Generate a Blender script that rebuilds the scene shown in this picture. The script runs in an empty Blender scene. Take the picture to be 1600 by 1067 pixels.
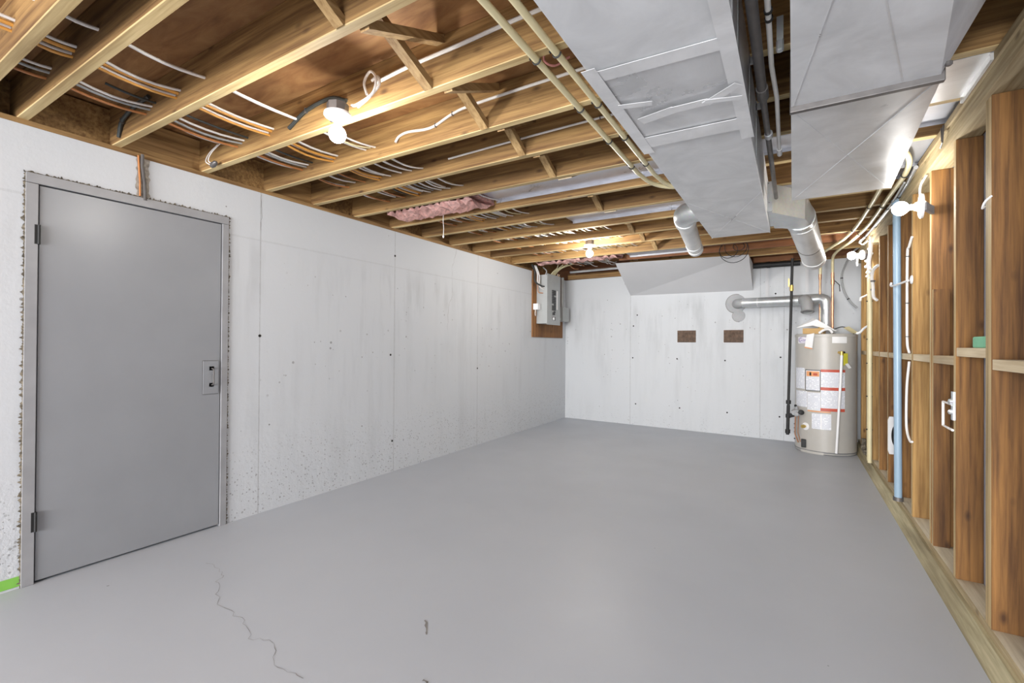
import bpy, bmesh, math, random
from mathutils import Vector, Matrix
random.seed(7)
C = bpy.context.scene.collection
PI = math.pi

# ------------------------------------------------------------------ materials
def nodes(name):
    m = bpy.data.materials.new(name); m.use_nodes = True
    nt = m.node_tree; b = nt.nodes['Principled BSDF']
    return m, nt, b
def N(nt, t, **kw):
    n = nt.nodes.new(t)
    for k, v in kw.items(): setattr(n, k, v)
    return n
def math_(nt, op, a, b=None, c=None):
    n = N(nt, 'ShaderNodeMath', operation=op)
    for i, v in enumerate((a, b, c)):
        if v is None: continue
        if isinstance(v, (int, float)): n.inputs[i].default_value = v
        else: nt.links.new(v, n.inputs[i])
    return n.outputs[0]
def mixc(nt, fac, a, b, mode='MIX'):
    n = N(nt, 'ShaderNodeMix', data_type='RGBA', blend_type=mode)
    for i, v in ((0, fac), (6, a), (7, b)):
        if isinstance(v, (int, float)): n.inputs[i].default_value = v
        elif isinstance(v, tuple): n.inputs[i].default_value = (*v[:3], 1)
        else: nt.links.new(v, n.inputs[i])
    return n.outputs[2]
def ramp(nt, fac, stops):
    n = N(nt, 'ShaderNodeValToRGB'); cr = n.color_ramp
    while len(cr.elements) < len(stops): cr.elements.new(0.5)
    for e, (p, c) in zip(cr.elements, stops):
        e.position = p; e.color = (*c, 1) if len(c) == 3 else c
    nt.links.new(fac, n.inputs[0]); return n.outputs[0]
def coords(nt, scale=(1, 1, 1), kind='Object'):
    t = N(nt, 'ShaderNodeTexCoord'); mp = N(nt, 'ShaderNodeMapping')
    mp.inputs['Scale'].default_value = scale
    nt.links.new(t.outputs[kind], mp.inputs[0]); return mp.outputs[0], mp
def noise(nt, vec, scale=5, detail=4, rough=.5, dist=0.0):
    n = N(nt, 'ShaderNodeTexNoise')
    n.inputs['Scale'].default_value = scale; n.inputs['Detail'].default_value = detail
    n.inputs['Roughness'].default_value = rough; n.inputs['Distortion'].default_value = dist
    nt.links.new(vec, n.inputs['Vector']); return n.outputs[0]
def bump(nt, b, h, strength=.3, dist=.01):
    n = N(nt, 'ShaderNodeBump'); n.inputs['Strength'].default_value = strength
    n.inputs['Distance'].default_value = dist
    nt.links.new(h, n.inputs['Height']); nt.links.new(n.outputs[0], b.inputs['Normal'])

def plain(name, col, rough=.5, metal=0.0, var=.08, scale=12, bmp=0.0):
    m, nt, b = nodes(name)
    v, _ = coords(nt)
    f = noise(nt, v, scale, 3)
    lo = tuple(c * (1 - var) for c in col); hi = tuple(min(1, c * (1 + var)) for c in col)
    nt.links.new(ramp(nt, f, [(.3, lo), (.7, hi)]), b.inputs['Base Color'])
    b.inputs['Roughness'].default_value = rough; b.inputs['Metallic'].default_value = metal
    if bmp: bump(nt, b, f, bmp)
    return m

def wood(name, axis, dark, light, knots=True, rough=.75, grain=1.0, rnd=.35):
    m, nt, b = nodes(name)
    s = [20, 20, 20]; s[axis] = .8
    v, mp = coords(nt, tuple(s))
    oi = N(nt, 'ShaderNodeObjectInfo')
    off = N(nt, 'ShaderNodeVectorMath', operation='ADD')
    mul = math_(nt, 'MULTIPLY', oi.outputs['Random'], 37.0)
    nt.links.new(v, off.inputs[0]); nt.links.new(mul, off.inputs[1])
    g = noise(nt, off.outputs[0], 2.4 * grain, 6, .62, .22)
    s2 = [3, 3, 3]; s2[axis] = .7
    v2, _ = coords(nt, tuple(s2))
    off2 = N(nt, 'ShaderNodeVectorMath', operation='ADD')
    nt.links.new(v2, off2.inputs[0]); nt.links.new(mul, off2.inputs[1])
    big = noise(nt, off2.outputs[0], 1.3, 3)
    col = ramp(nt, g, [(.34, dark), (.5, tuple((a + c) / 2 for a, c in zip(dark, light))), (.66, light)])
    bigc = ramp(nt, big, [(.3, (.58, .54, .48)), (.7, (1.15, 1.15, 1.12))])
    col = mixc(nt, 1.0, col, bigc, 'MULTIPLY')
    r = ramp(nt, oi.outputs['Random'], [(0, (1 - rnd, 1 - rnd * 1.12, 1 - rnd * 1.25)), (1, (1.05, 1.05, 1.05))])
    col = mixc(nt, 1.0, col, r, 'MULTIPLY')
    if knots:
        s3 = [9, 9, 9]; s3[axis] = 4.2
        v3, _ = coords(nt, tuple(s3))
        off3 = N(nt, 'ShaderNodeVectorMath', operation='ADD')
        nt.links.new(v3, off3.inputs[0]); nt.links.new(mul, off3.inputs[1])
        vo = N(nt, 'ShaderNodeTexVoronoi'); vo.inputs['Scale'].default_value = 1.15
        nt.links.new(off3.outputs[0], vo.inputs['Vector'])
        k = ramp(nt, vo.outputs['Distance'], [(.04, (.16, .09, .05)), (.17, (1, 1, 1))])
        col = mixc(nt, .75, col, mixc(nt, 1.0, col, k, 'MULTIPLY'))
    nt.links.new(col, b.inputs['Base Color'])
    b.inputs['Roughness'].default_value = rough
    bump(nt, b, g, .25, .004)
    return m

def concrete(name, axis, seams=(), hline=None, base=(.578, .596, .618), coarse_z=.55):
    """painted poured wall: pits, honeycomb near the foot, form seams at positions along axis"""
    m, nt, b = nodes(name)
    t = N(nt, 'ShaderNodeTexCoord'); P = t.outputs['Object']
    sep = N(nt, 'ShaderNodeSeparateXYZ'); nt.links.new(P, sep.inputs[0])
    z = sep.outputs[2]; a = sep.outputs[axis]
    big = noise(nt, P, 1.1, 4)
    st = N(nt, 'ShaderNodeMapping'); nt.links.new(P, st.inputs[0]); st.inputs['Scale'].default_value = (5, 5, .7)
    streak = noise(nt, st.outputs[0], 1.6, 5, .6)
    zmask = ramp(nt, z, [(0, (.25, .25, .25)), (.5, (.6, .6, .6)), (.85, (1, 1, 1)), (.96, (0, 0, 0))])
    # z ramp input is 0-1: scale z by 1/2.2
    zz = math_(nt, 'MULTIPLY', z, 1 / 2.15)
    nt.links.new(zz, zmask.node.inputs[0])
    sm = math_(nt, 'MULTIPLY', ramp(nt, streak, [(.48, (0, 0, 0)), (.68, (1, 1, 1))]), zmask)
    sm = math_(nt, 'MULTIPLY', sm, ramp(nt, big, [(.35, (0, 0, 0)), (.6, (1, 1, 1))]))
    col = mixc(nt, sm, base, tuple(c * .80 for c in base))
    pm = ramp(nt, big, [(.42, (0, 0, 0)), (.52, (1, 1, 1))])
    vo = N(nt, 'ShaderNodeTexVoronoi'); vo.inputs['Scale'].default_value = 16
    nt.links.new(P, vo.inputs['Vector'])
    cs = N(nt, 'ShaderNodeSeparateColor'); nt.links.new(vo.outputs['Color'], cs.inputs[0])
    sel = math_(nt, 'GREATER_THAN', cs.outputs[0], .45)
    rad = math_(nt, 'MULTIPLY', cs.outputs[1], .12)
    pit = math_(nt, 'LESS_THAN', vo.outputs['Distance'], rad)
    pit = math_(nt, 'MULTIPLY', math_(nt, 'MULTIPLY', pit, sel), pm)
    vf = N(nt, 'ShaderNodeTexVoronoi'); vf.inputs['Scale'].default_value = 60
    nt.links.new(P, vf.inputs['Vector'])
    cf = N(nt, 'ShaderNodeSeparateColor'); nt.links.new(vf.outputs['Color'], cf.inputs[0])
    low = ramp(nt, math_(nt, 'ADD', z, math_(nt, 'MULTIPLY', big, .5)), [(coarse_z, (1, 1, 1)), (min(1, coarse_z + .35), (0, 0, 0))])
    fp = math_(nt, 'MULTIPLY', math_(nt, 'LESS_THAN', vf.outputs['Distance'], math_(nt, 'MULTIPLY', cf.outputs[1], .42)),
               math_(nt, 'GREATER_THAN', cf.outputs[0], .70))
    fp = math_(nt, 'MULTIPLY', fp, low)
    vm_ = N(nt, 'ShaderNodeTexVoronoi'); vm_.inputs['Scale'].default_value = 20
    nt.links.new(P, vm_.inputs['Vector'])
    cm = N(nt, 'ShaderNodeSeparateColor'); nt.links.new(vm_.outputs['Color'], cm.inputs[0])
    mp_ = math_(nt, 'MULTIPLY', math_(nt, 'LESS_THAN', vm_.outputs['Distance'], math_(nt, 'MULTIPLY', cm.outputs[1], .22)), math_(nt, 'GREATER_THAN', cm.outputs[0], .62))
    mid = ramp(nt, math_(nt, 'ADD', zz, math_(nt, 'MULTIPLY', math_(nt, 'SUBTRACT', noise(nt, P, 1.7, 3), .5), .5)), [(.35, (0, 0, 0)), (.5, (1, 1, 1)), (.75, (1, 1, 1)), (.86, (0, 0, 0))])
    mp_ = math_(nt, 'MULTIPLY', math_(nt, 'MULTIPLY', mp_, mid), ramp(nt, noise(nt, P, 3.1, 3), [(.45, (0, 0, 0)), (.58, (1, 1, 1))]))
    dark = math_(nt, 'MAXIMUM', math_(nt, 'MAXIMUM', math_(nt, 'MULTIPLY', mp_, .6), math_(nt, 'MULTIPLY', pit, .75)), math_(nt, 'MULTIPLY', fp, .5))
    nz = noise(nt, P, 24, 3)
    for s in seams:
        d = math_(nt, 'ABSOLUTE', math_(nt, 'SUBTRACT', a, s))
        ln = math_(nt, 'LESS_THAN', d, math_(nt, 'MULTIPLY', nz, .008))
        dark = math_(nt, 'MAXIMUM', dark, math_(nt, 'MULTIPLY', ln, .30))
    if hline is not None:
        d = math_(nt, 'ABSOLUTE', math_(nt, 'SUBTRACT', z, hline))
        ln = math_(nt, 'LESS_THAN', d, math_(nt, 'MULTIPLY', nz, .012))
        dark = math_(nt, 'MAXIMUM', dark, math_(nt, 'MULTIPLY', ln, .10))
    col = mixc(nt, dark, col, (.12, .11, .10))
    nt.links.new(col, b.inputs['Base Color'])
    b.inputs['Roughness'].default_value = .62
    h = math_(nt, 'SUBTRACT', math_(nt, 'MULTIPLY', noise(nt, P, 30, 5, .65), math_(nt, 'ADD', math_(nt, 'MULTIPLY', low, .8), .25)), dark)
    bump(nt, b, h, .5, .008)
    return m

def floor_mat():
    m, nt, b = nodes('painted_floor')
    t = N(nt, 'ShaderNodeTexCoord'); P = t.outputs['Object']
    big = noise(nt, P, .9, 5, .55)
    col = ramp(nt, big, [(.3, (.445, .470, .512)), (.7, (.478, .503, .545))])
    vo = N(nt, 'ShaderNodeTexVoronoi'); vo.inputs['Scale'].default_value = 7
    nt.links.new(P, vo.inputs['Vector'])
    cs = N(nt, 'ShaderNodeSeparateColor'); nt.links.new(vo.outputs['Color'], cs.inputs[0])
    pit = math_(nt, 'MULTIPLY', math_(nt, 'LESS_THAN', vo.outputs['Distance'], math_(nt, 'MULTIPLY', cs.outputs[1], .05)),
                math_(nt, 'GREATER_THAN', cs.outputs[0], .80))
    col = mixc(nt, math_(nt, 'MULTIPLY', pit, .6), col, (.10, .10, .10))
    nt.links.new(col, b.inputs['Base Color'])
    rr = ramp(nt, noise(nt, P, 2.2, 4), [(.3, (.40, .40, .40)), (.7, (.52, .52, .52))])
    nt.links.new(rr, b.inputs['Roughness'])
    bump(nt, b, noise(nt, P, 5, 6, .6), .12, .01)
    return m

def galv(name, col=(.62, .63, .65), rough=.38, metal=.75, crystal=True):
    m, nt, b = nodes(name)
    v, _ = coords(nt)
    f = noise(nt, v, 4, 5, .6, .6)
    c = ramp(nt, f, [(.3, tuple(x * .80 for x in col)), (.7, tuple(min(1, x * 1.1) for x in col))])
    if crystal:
        vo = N(nt, 'ShaderNodeTexVoronoi'); vo.inputs['Scale'].default_value = 90
        nt.links.new(v, vo.inputs['Vector'])
        c = mixc(nt, .08, c, vo.outputs['Color'], 'MULTIPLY')
    nt.links.new(c, b.inputs['Base Color'])
    b.inputs['Metallic'].default_value = metal
    nt.links.new(ramp(nt, f, [(.3, (rough * .8,) * 3), (.7, (min(1, rough * 1.25),) * 3)]), b.inputs['Roughness'])
    bump(nt, b, noise(nt, v, 2.2, 1.5, .4), .12, .02)
    return m

def emis(name, col, s):
    m, nt, b = nodes(name)
    b.inputs['Base Color'].default_value = (1, 1, 1, 1)
    b.inputs['Emission Color'].default_value = (*col, 1)
    b.inputs['Emission Strength'].default_value = s
    return m

def striped(name, axis_z_scale=62, paper=(.78, .79, .82), ink=(.45, .47, .55)):
    """paper label with printed rows"""
    m, nt, b = nodes(name)
    t = N(nt, 'ShaderNodeTexCoord')
    sep = N(nt, 'ShaderNodeSeparateXYZ'); nt.links.new(t.outputs['Object'], sep.inputs[0])
    fr = math_(nt, 'FRACT', math_(nt, 'MULTIPLY', sep.outputs[2], axis_z_scale))
    row = math_(nt, 'LESS_THAN', fr, .42)
    nz = noise(nt, t.outputs['Object'], 60, 2)
    row = math_(nt, 'MULTIPLY', row, math_(nt, 'GREATER_THAN', nz, .42))
    nt.links.new(mixc(nt, math_(nt, 'MULTIPLY', row, .85), paper, ink), b.inputs['Base Color'])
    b.inputs['Roughness'].default_value = .5
    return m

def plywood(name):
    m, nt, b = nodes(name)
    v, _ = coords(nt, (1.2, 5, 5))
    f = noise(nt, v, 2.0, 6, .6, 1.2)
    col = ramp(nt, f, [(.3, (.19, .085, .030)), (.5, (.31, .160, .062)), (.72, (.44, .26, .110))])
    t = N(nt, 'ShaderNodeTexCoord')
    bg = noise(nt, t.outputs['Object'], .8, 2)
    col = mixc(nt, 1.0, col, ramp(nt, bg, [(.35, (.75, .7, .65)), (.65, (1.2, 1.15, 1.05))]), 'MULTIPLY')
    nt.links.new(col, b.inputs['Base Color']); b.inputs['Roughness'].default_value = .7
    bump(nt, b, f, .15, .004)
    return m

M = {}
M['floor'] = floor_mat()
M['wall_l'] = concrete('painted_concrete_side', 1, (1.98, 3.33, 4.74), 2.0)
M['wall_b'] = concrete('painted_concrete_back', 0, (-2.20, -.38, -.10), None, base=(.53, .545, .56), coarse_z=.2)
M['plain_wall'] = plain('painted_wall', (.72, .72, .73), .7)
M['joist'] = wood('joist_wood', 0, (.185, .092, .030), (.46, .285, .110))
M['joist_lit_under'] = wood('joist_lit_under_wood', 0, (.50, .36, .165), (.78, .62, .34), knots=False, rnd=.15)  # undersides paler than sides: light from below put into the wood colour
M['joist_red'] = wood('beam_red_wood', 0, (.16, .060, .022), (.30, .125, .045), knots=False)
M['sill'] = wood('sill_wood', 1, (.26, .14, .05), (.52, .33, .14), knots=False)
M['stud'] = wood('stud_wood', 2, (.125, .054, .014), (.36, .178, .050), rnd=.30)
M['stud_pale_lit'] = wood('stud_pale_lit_wood', 2, (.44, .32, .15), (.70, .54, .31), knots=False, rnd=.1)  # front edges paler than sides: their stronger light is put into the colour
M['stud_gold'] = wood('stud_gold_wood', 2, (.26, .135, .038), (.54, .33, .12), rnd=.2)
M['rail'] = wood('blocking_wood', 1, (.62, .50, .33), (.80, .70, .52), knots=False, rnd=.1)
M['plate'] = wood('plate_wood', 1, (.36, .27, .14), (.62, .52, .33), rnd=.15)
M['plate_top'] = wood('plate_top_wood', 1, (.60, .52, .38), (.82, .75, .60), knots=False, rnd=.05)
M['curb'] = wood('curb_wood', 1, (.34, .30, .18), (.60, .54, .36), knots=False, rnd=.05)
M['strut'] = wood('strut_wood', 1, (.32, .19, .075), (.62, .44, .22), knots=False, rnd=.3)
M['ply'] = plywood('subfloor_plywood')
M['panelply'] = wood('backer_plywood', 2, (.26, .11, .035), (.46, .23, .075), knots=True)
M['door'] = plain('door_paint', (.268, .276, .292), .34, var=.04, scale=3, bmp=.05)
M['frame'] = plain('frame_paint', (.30, .30, .31), .40, var=.08, scale=8, bmp=.1)
M['mortar'] = plain('crumbled_mortar', (.13, .11, .08), .9, var=.7, scale=60, bmp=.6)
M['groove'] = plain('bare_groove', (.34, .31, .27), .9, var=.4, scale=40)
M['black'] = plain('black_iron', (.012, .012, .012), .6, var=.2)
M['dark'] = plain('dark_gap', (.012, .010, .009), .9)
M['darkmetal'] = plain('dark_steel', (.14, .13, .125), .45, .5, var=.25)
M['white'] = plain('white_plastic', (.80, .80, .80), .4, var=.03)
M['porcelain'] = plain('white_porcelain', (.85, .85, .85), .22, var=.02)
M['cable_w'] = plain('white_cable', (.82, .80, .77), .45, var=.05)
M['cable_g'] = plain('grey_cable', (.35, .36, .36), .5, var=.1)
M['cable_o'] = plain('orange_cable', (.68, .33, .07), .45, var=.1)
M['cable_r'] = plain('rust_cable', (.48, .19, .06), .5, var=.1)
M['cable_k'] = plain('black_cable', (.035, .040, .038), .5, var=.1)
M['cable_y'] = plain('cream_cable', (.74, .68, .42), .45, var=.06)
M['pink'] = plain('pink_wire', (.62, .25, .22), .5)
M['pex'] = plain('cream_plastic_pipe', (.70, .62, .38), .38, var=.04)
M['bluepipe'] = plain('pale_blue_pipe', (.30, .42, .53), .35, var=.06, scale=5)
M['duct'] = galv('duct_sheet', (.74, .75, .76), .48, .15, False)
M['duct_b'] = galv('duct_sheet_bright', (.74, .75, .76), .32, .45, False)
M['galv'] = galv('galvanized', (.60, .62, .63), .34, .7)
M['dull'] = galv('dull_galvanized', (.36, .365, .37), .6, .15)
M['foil'] = galv('foil_tape', (.74, .745, .755), .30, .45, False)
M['tape_foil'] = galv('shiny_tape', (.86, .865, .87), .35, .25, False)
M['pan'] = galv('pan_sheet', (.68, .70, .76), .32, .55, False)
M['whitepipe'] = galv('round_pipe', (.74, .74, .73), .38, .30, False)
M['copper'] = plain('copper', (.62, .33, .20), .35, .7, var=.2)
M['brass'] = plain('brass', (.60, .42, .12), .35, .7)
M['tank'] = plain('tank_enamel', (.44, .42, .385), .38, var=.02)
M['tank_dk'] = plain('tank_rim', (.20, .20, .20), .45)
M['label'] = striped('printed_label')
M['label_blank'] = plain('blank_label', (.80, .80, .80), .5, var=.03)
M['red'] = plain('label_red', (.50, .085, .050), .5)
M['orange'] = plain('label_orange', (.72, .33, .14), .5)
M['yellow'] = plain('yellow_tag', (.62, .58, .05), .5)
M['green'] = plain('green_sponge', (.20, .48, .30), .9, var=.1, bmp=.2)
M['tape'] = plain('green_tape', (.22, .52, .08), .6)
M['ink'] = plain('purple_ink', (.22, .12, .42), .5)
M['cardboard'] = plain('cardboard', (.48, .31, .13), .8)
M['rust'] = plain('rusty_plate', (.105, .065, .042), .7, .2, var=.4, scale=30)
M['grey_box'] = plain('grey_steel_box', (.40, .415, .41), .42, .2, var=.04)
M['breaker'] = plain('breaker_black', (.02, .02, .02), .4)
M['drywall'] = plain('drywall', (.58, .58, .59), .8, var=.02, scale=3)
M['backboard'] = plain('backboard_grey', (.36, .37, .42), .85, var=.15, scale=5)
M['insul'] = plain('pink_insulation', (.68, .40, .36), .95, var=.35, scale=25, bmp=.6)
M['bulb'] = emis('lit_bulb', (1.0, .965, .91), 300)
M['bulb_mid'] = emis('lit_bulb_side', (1.0, .965, .91), 170)
M['bulb_far'] = emis('lit_bulb_far', (1.0, .965, .91), 640)
M['crack'] = plain('crack_dark', (.22, .21, .20), .9)

# ------------------------------------------------------------------ mesh helpers
class MB:
    def __init__(s): s.v = []; s.f = []; s.mi = []
    def add(s, vs, fs, mi=0):
        o = len(s.v); s.v += [Vector(v) for v in vs]
        for f in fs: s.f.append([i + o for i in f]); s.mi.append(mi)
        return s
    def box(s, x0, x1, y0, y1, z0, z1, mi=0, fm=None):
        vs = [(x0,y0,z0),(x1,y0,z0),(x1,y1,z0),(x0,y1,z0),(x0,y0,z1),(x1,y0,z1),(x1,y1,z1),(x0,y1,z1)]
        fs = [(0,3,2,1),(4,5,6,7),(0,1,5,4),(1,2,6,5),(2,3,7,6),(3,0,4,7)]   # -z +z -y +x +y -x
        for k, f in enumerate(fs): s.add(vs if k == 0 else [], [], 0)
        o = len(s.v) - 8
        for k, f in enumerate(fs):
            s.f.append([i + o for i in f]); s.mi.append((fm or {}).get(k, mi))
        return s
    def bar(s, a, b, w, h, up=(0, 0, 1), mi=0):
        a, b = Vector(a), Vector(b); d = (b - a).normalized(); up = Vector(up)
        r = d.cross(up).normalized(); u = r.cross(d)
        vs = []
        for p in (a, b):
            for i, j in ((-1,-1),(1,-1),(1,1),(-1,1)): vs.append(p + r * w/2 * i + u * h/2 * j)
        return s.add(vs, [(0,1,2,3),(7,6,5,4),(0,4,5,1),(1,5,6,2),(2,6,7,3),(3,7,4,0)], mi)
    def tube(s, pts, r, n=10, mi=0, flat=1.0, caps=True):
        pts = [Vector(p) for p in pts]; rs = r if isinstance(r, (list, tuple)) else [r] * len(pts)
        prev = None; rings = []
        for i, p in enumerate(pts):
            if i == 0: d = pts[1] - p
            elif i == len(pts) - 1: d = p - pts[-2]
            else: d = (pts[i+1] - p).normalized() + (p - pts[i-1]).normalized()
            d.normalize()
            if prev is None:
                ref = Vector((0, 0, 1)) if abs(d.z) < .9 else Vector((1, 0, 0))
                u = d.cross(ref).normalized()
            else:
                u = prev - d * prev.dot(d); u.normalize()
            w = d.cross(u).normalized(); prev = u
            rings.append([p + u * rs[i] * math.cos(2*PI*k/n) + w * rs[i] * flat * math.sin(2*PI*k/n) for k in range(n)])
        vs = [v for ri in rings for v in ri]; fs = []
        for i in range(len(pts) - 1):
            for k in range(n):
                a = i*n + k; b = i*n + (k+1) % n
                fs.append((a, b, b + n, a + n))
        if caps: fs.append(tuple(range(n-1, -1, -1))); fs.append(tuple((len(pts)-1)*n + k for k in range(n)))
        return s.add(vs, fs, mi)
    def cyl(s, a, b, r, n=24, mi=0): return s.tube([a, b], r, n, mi)
    def disc_stack(s, c, axis, prof, n=28, mi=0):
        """lathe: prof = [(distance along axis, radius)]"""
        c = Vector(c); ax = Vector(axis).normalized()
        return s.tube_prof(c, ax, prof, n, mi)
    def tube_prof(s, c, ax, prof, n, mi):
        ref = Vector((0, 0, 1)) if abs(ax.z) < .9 else Vector((1, 0, 0))
        u = ax.cross(ref).normalized(); w = ax.cross(u).normalized()
        vs = []; fs = []
        for t, r in prof:
            for k in range(n):
                vs.append(c + ax * t + (u * math.cos(2*PI*k/n) + w * math.sin(2*PI*k/n)) * max(r, 1e-4))
        for i in range(len(prof) - 1):
            for k in range(n):
                a = i*n + k; b = i*n + (k+1) % n
                fs.append((a, b, b + n, a + n))
        fs.append(tuple(range(n-1, -1, -1))); fs.append(tuple((len(prof)-1)*n + k for k in range(n)))
        return s.add(vs, fs, mi)
    def quad(s, a, b, c, d, mi=0): return s.add([a, b, c, d], [(0, 1, 2, 3)], mi)
    def prism(s, poly, off, mi=0):
        n = len(poly); off = Vector(off); vs = [Vector(p) for p in poly]
        vs += [p + off for p in vs]
        fs = [tuple(range(n-1, -1, -1)), tuple(range(n, 2*n))] + [(i, (i+1) % n, (i+1) % n + n, i + n) for i in range(n)]
        return s.add(vs, fs, mi)
    def build(s, name, mats, parent=None, smooth=False, bevel=0.0, label=None, fix=True):
        o0 = parent_world(parent)
        me = bpy.data.meshes.new(name)
        me.from_pydata([tuple(v - o0) for v in s.v], [], s.f)
        if not isinstance(mats, (list, tuple)): mats = [mats]
        for m in mats: me.materials.append(m)
        for p, i in zip(me.polygons, s.mi): p.material_index = i
        if fix:
            bm = bmesh.new(); bm.from_mesh(me); bmesh.ops.recalc_face_normals(bm, faces=bm.faces); bm.to_mesh(me); bm.free()
        me.update()
        if smooth:
            me.shade_smooth()
            try: me.set_sharp_from_angle(angle=math.radians(35))
            except Exception: pass
        ob = bpy.data.objects.new(name, me); C.objects.link(ob)
        if parent: ob.parent = parent
        else:
            # origin to the bounding box centre keeps textures local to the thing
            pass
        if bevel:
            b = ob.modifiers.new('bevel', 'BEVEL'); b.width = bevel; b.segments = 2; b.limit_method = 'ANGLE'
        if label: ob['label'] = label
        return ob
def parent_world(p):
    v = Vector((0, 0, 0))
    while p: v = v + Vector(p.location); p = p.parent
    return v
def tag(o, label, cat, group=None, kind=None):
    o['label'] = label; o['category'] = cat
    if group: o['group'] = group
    if kind: o['kind'] = kind
    return o
def struct(o, label=None, cat=None):
    o['kind'] = 'structure'
    if label: o['label'] = label
    if cat: o['category'] = cat
    return o
def thing(name, loc, label, cat, group=None, kind=None):
    o = bpy.data.objects.new(name, None); C.objects.link(o); o.location = loc
    o.empty_display_size = .05
    return tag(o, label, cat, group, kind)
def smoothpath(pts, n=8):
    """Catmull-Rom through points"""
    P = [Vector(p) for p in pts]; P = [P[0]*2 - P[1]] + P + [P[-1]*2 - P[-2]]
    out = []
    for i in range(1, len(P) - 2):
        for k in range(n):
            t = k / n
            a, b, c, d = P[i-1], P[i], P[i+1], P[i+2]
            out.append(.5 * ((2*b) + (c-a)*t + (2*a-5*b+4*c-d)*t*t + (3*b-a-3*c+d)*t**3))
    out.append(P[-2]); return out
def text_mesh(txt, size, ital=False):
    cu = bpy.data.curves.new('lettering', 'FONT'); cu.body = txt; cu.size = size
    cu.align_x = 'CENTER'; cu.align_y = 'CENTER'
    if ital: cu.shear = .25
    ob = bpy.data.objects.new('lettering', cu); C.objects.link(ob)
    dg = bpy.context.evaluated_depsgraph_get()
    me = bpy.data.meshes.new_from_object(ob.evaluated_get(dg))
    vs = [v.co.copy() for v in me.vertices]; fs = [tuple(p.vertices) for p in me.polygons]
    bpy.data.objects.remove(ob); bpy.data.curves.remove(cu); bpy.data.meshes.remove(me)
    return vs, fs

# ------------------------------------------------------------------ room numbers
XL = -3.35           # painted concrete wall on the left
XR = .685            # front edges of the studs
ZJ = 2.38; ZT = 2.60 # joist bottoms, subfloor underside
YF = -6.0
def yb(x): return 7.355 - .0625 * (x + 3.36)

# ------------------------------------------------------------------ shell
f = MB().box(-3.7, 1.9, YF - .1, 7.6, -.12, 0).build('floor', M['floor'])
struct(f, 'smooth grey painted concrete floor', 'floor')
w = MB()
w.box(XL - .25, XL, YF, .752, 0, 2.35); w.box(XL - .25, XL, 1.750, 7.6, 0, 2.35); w.box(XL - .25, XL, .752, 1.750, 2.115, 2.35)
w = struct(w.build('wall_left', M['wall_l']), 'white painted poured concrete wall with pits and form lines', 'wall')
w = MB().prism([(XL - .25, yb(XL - .25), 0), (1.9, yb(1.9), 0), (1.9, yb(1.9) + .2, 0), (XL - .25, yb(XL) + .2, 0)], (0, 0, 2.35))
struct(w.build('wall_back', M['wall_b']), 'white painted concrete wall at the far end', 'wall')
struct(MB().box(-3.7, 1.9, YF - .1, YF, 0, 2.62).build('wall_front', M['plain_wall']), 'painted wall behind the viewer', 'wall')
struct(MB().box(.786, .80, YF, 7.08, 0, 2.28).build('wall_right', M['backboard']), 'grey board closing the far side of the stud wall', 'wall')
struct(MB().box(-3.7, 2.0, YF - .1, 7.6, ZT, ZT + .03).build('ceiling', M['ply']), 'brown plywood subfloor above the joists', 'ceiling')
struct(MB().prism([(XL - .3, yb(XL) + .05, 0), (1.9, yb(1.9) + .05, 0), (1.9, yb(1.9) + .1, 0), (XL - .3, yb(XL) + .1, 0)], (0, 0, ZT - 2.34)).build('trim_6', M['joist_red']), 'rim board above the back wall', 'trim').location = (0, 0, 2.34)
struct(MB().box(1.85, 1.9, YF, 7.3, 2.30, ZT).build('trim_1', M['ply']), 'rim board beyond the stud wall', 'trim')
# cracks on wall and floor: thin dark ribbons of their wall
def ribbon(pts, wdt, nrm, name, mat, parent, jitter=.006, sub=6):
    mb = MB(); P = []
    for a, b in zip(pts, pts[1:]):
        for k in range(sub): P.append(Vector(a).lerp(Vector(b), k / sub) + Vector([random.uniform(-jitter, jitter) for _ in range(3)]))
    P.append(Vector(pts[-1])); nv = Vector(nrm)
    vs = []
    for i, p in enumerate(P):
        d = (P[min(i+1, len(P)-1)] - P[max(i-1, 0)]).normalized(); s_ = d.cross(nv).normalized() * wdt * random.uniform(.25, 1)
        q = Vector([p[k] if abs(nv[k]) < .5 else pts[0][k] for k in range(3)])
        vs += [q - s_, q + s_]
    fs = [(2*i, 2*i+1, 2*i+3, 2*i+2) for i in range(len(P) - 1)]
    return mb.add(vs, fs).build(name, mat, parent, fix=False)
WL = bpy.data.objects['wall_left']; FL = bpy.data.objects['floor']; WB = bpy.data.objects['wall_back']
xc = XL + .0015
ribbon([(xc, 4.31, 2.35), (xc, 4.22, 2.11), (xc, 4.24, 1.82), (xc, 4.16, 1.66), (xc, 4.15, 1.41)], .0016, (1, 0, 0), 'crack', M['crack'], WL, .008)
ribbon([(xc, 1.98, 2.34), (xc, 1.985, 2.18), (xc, 1.98, 2.08)], .0018, (1, 0, 0), 'crack', M['crack'], WL, .004)
ribbon([(-2.83, 1.39, .001), (-2.65, 1.37, .001), (-2.55, 1.30, .001), (-2.34, 1.19, .001), (-2.15, 1.19, .001), (-1.96, 1.13, .001), (-1.84, 1.17, .001), (-1.72, 1.08, .001), (-1.56, 1.10, .001)], .0013, (0, 0, 1), 'crack', M['crack'], FL, .012)
ribbon([(-1.42, 1.62, .001), (-1.37, 1.57, .001), (-1.345, 1.54, .001)], .007, (0, 0, 1), 'chip', M['crack'], FL, .006, 3)
ribbon([(-1.17, 1.33, .001), (-1.15, 1.33, .001), (-1.14, 1.32, .001)], .006, (0, 0, 1), 'chip', M['crack'], FL, .006, 3)
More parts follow.
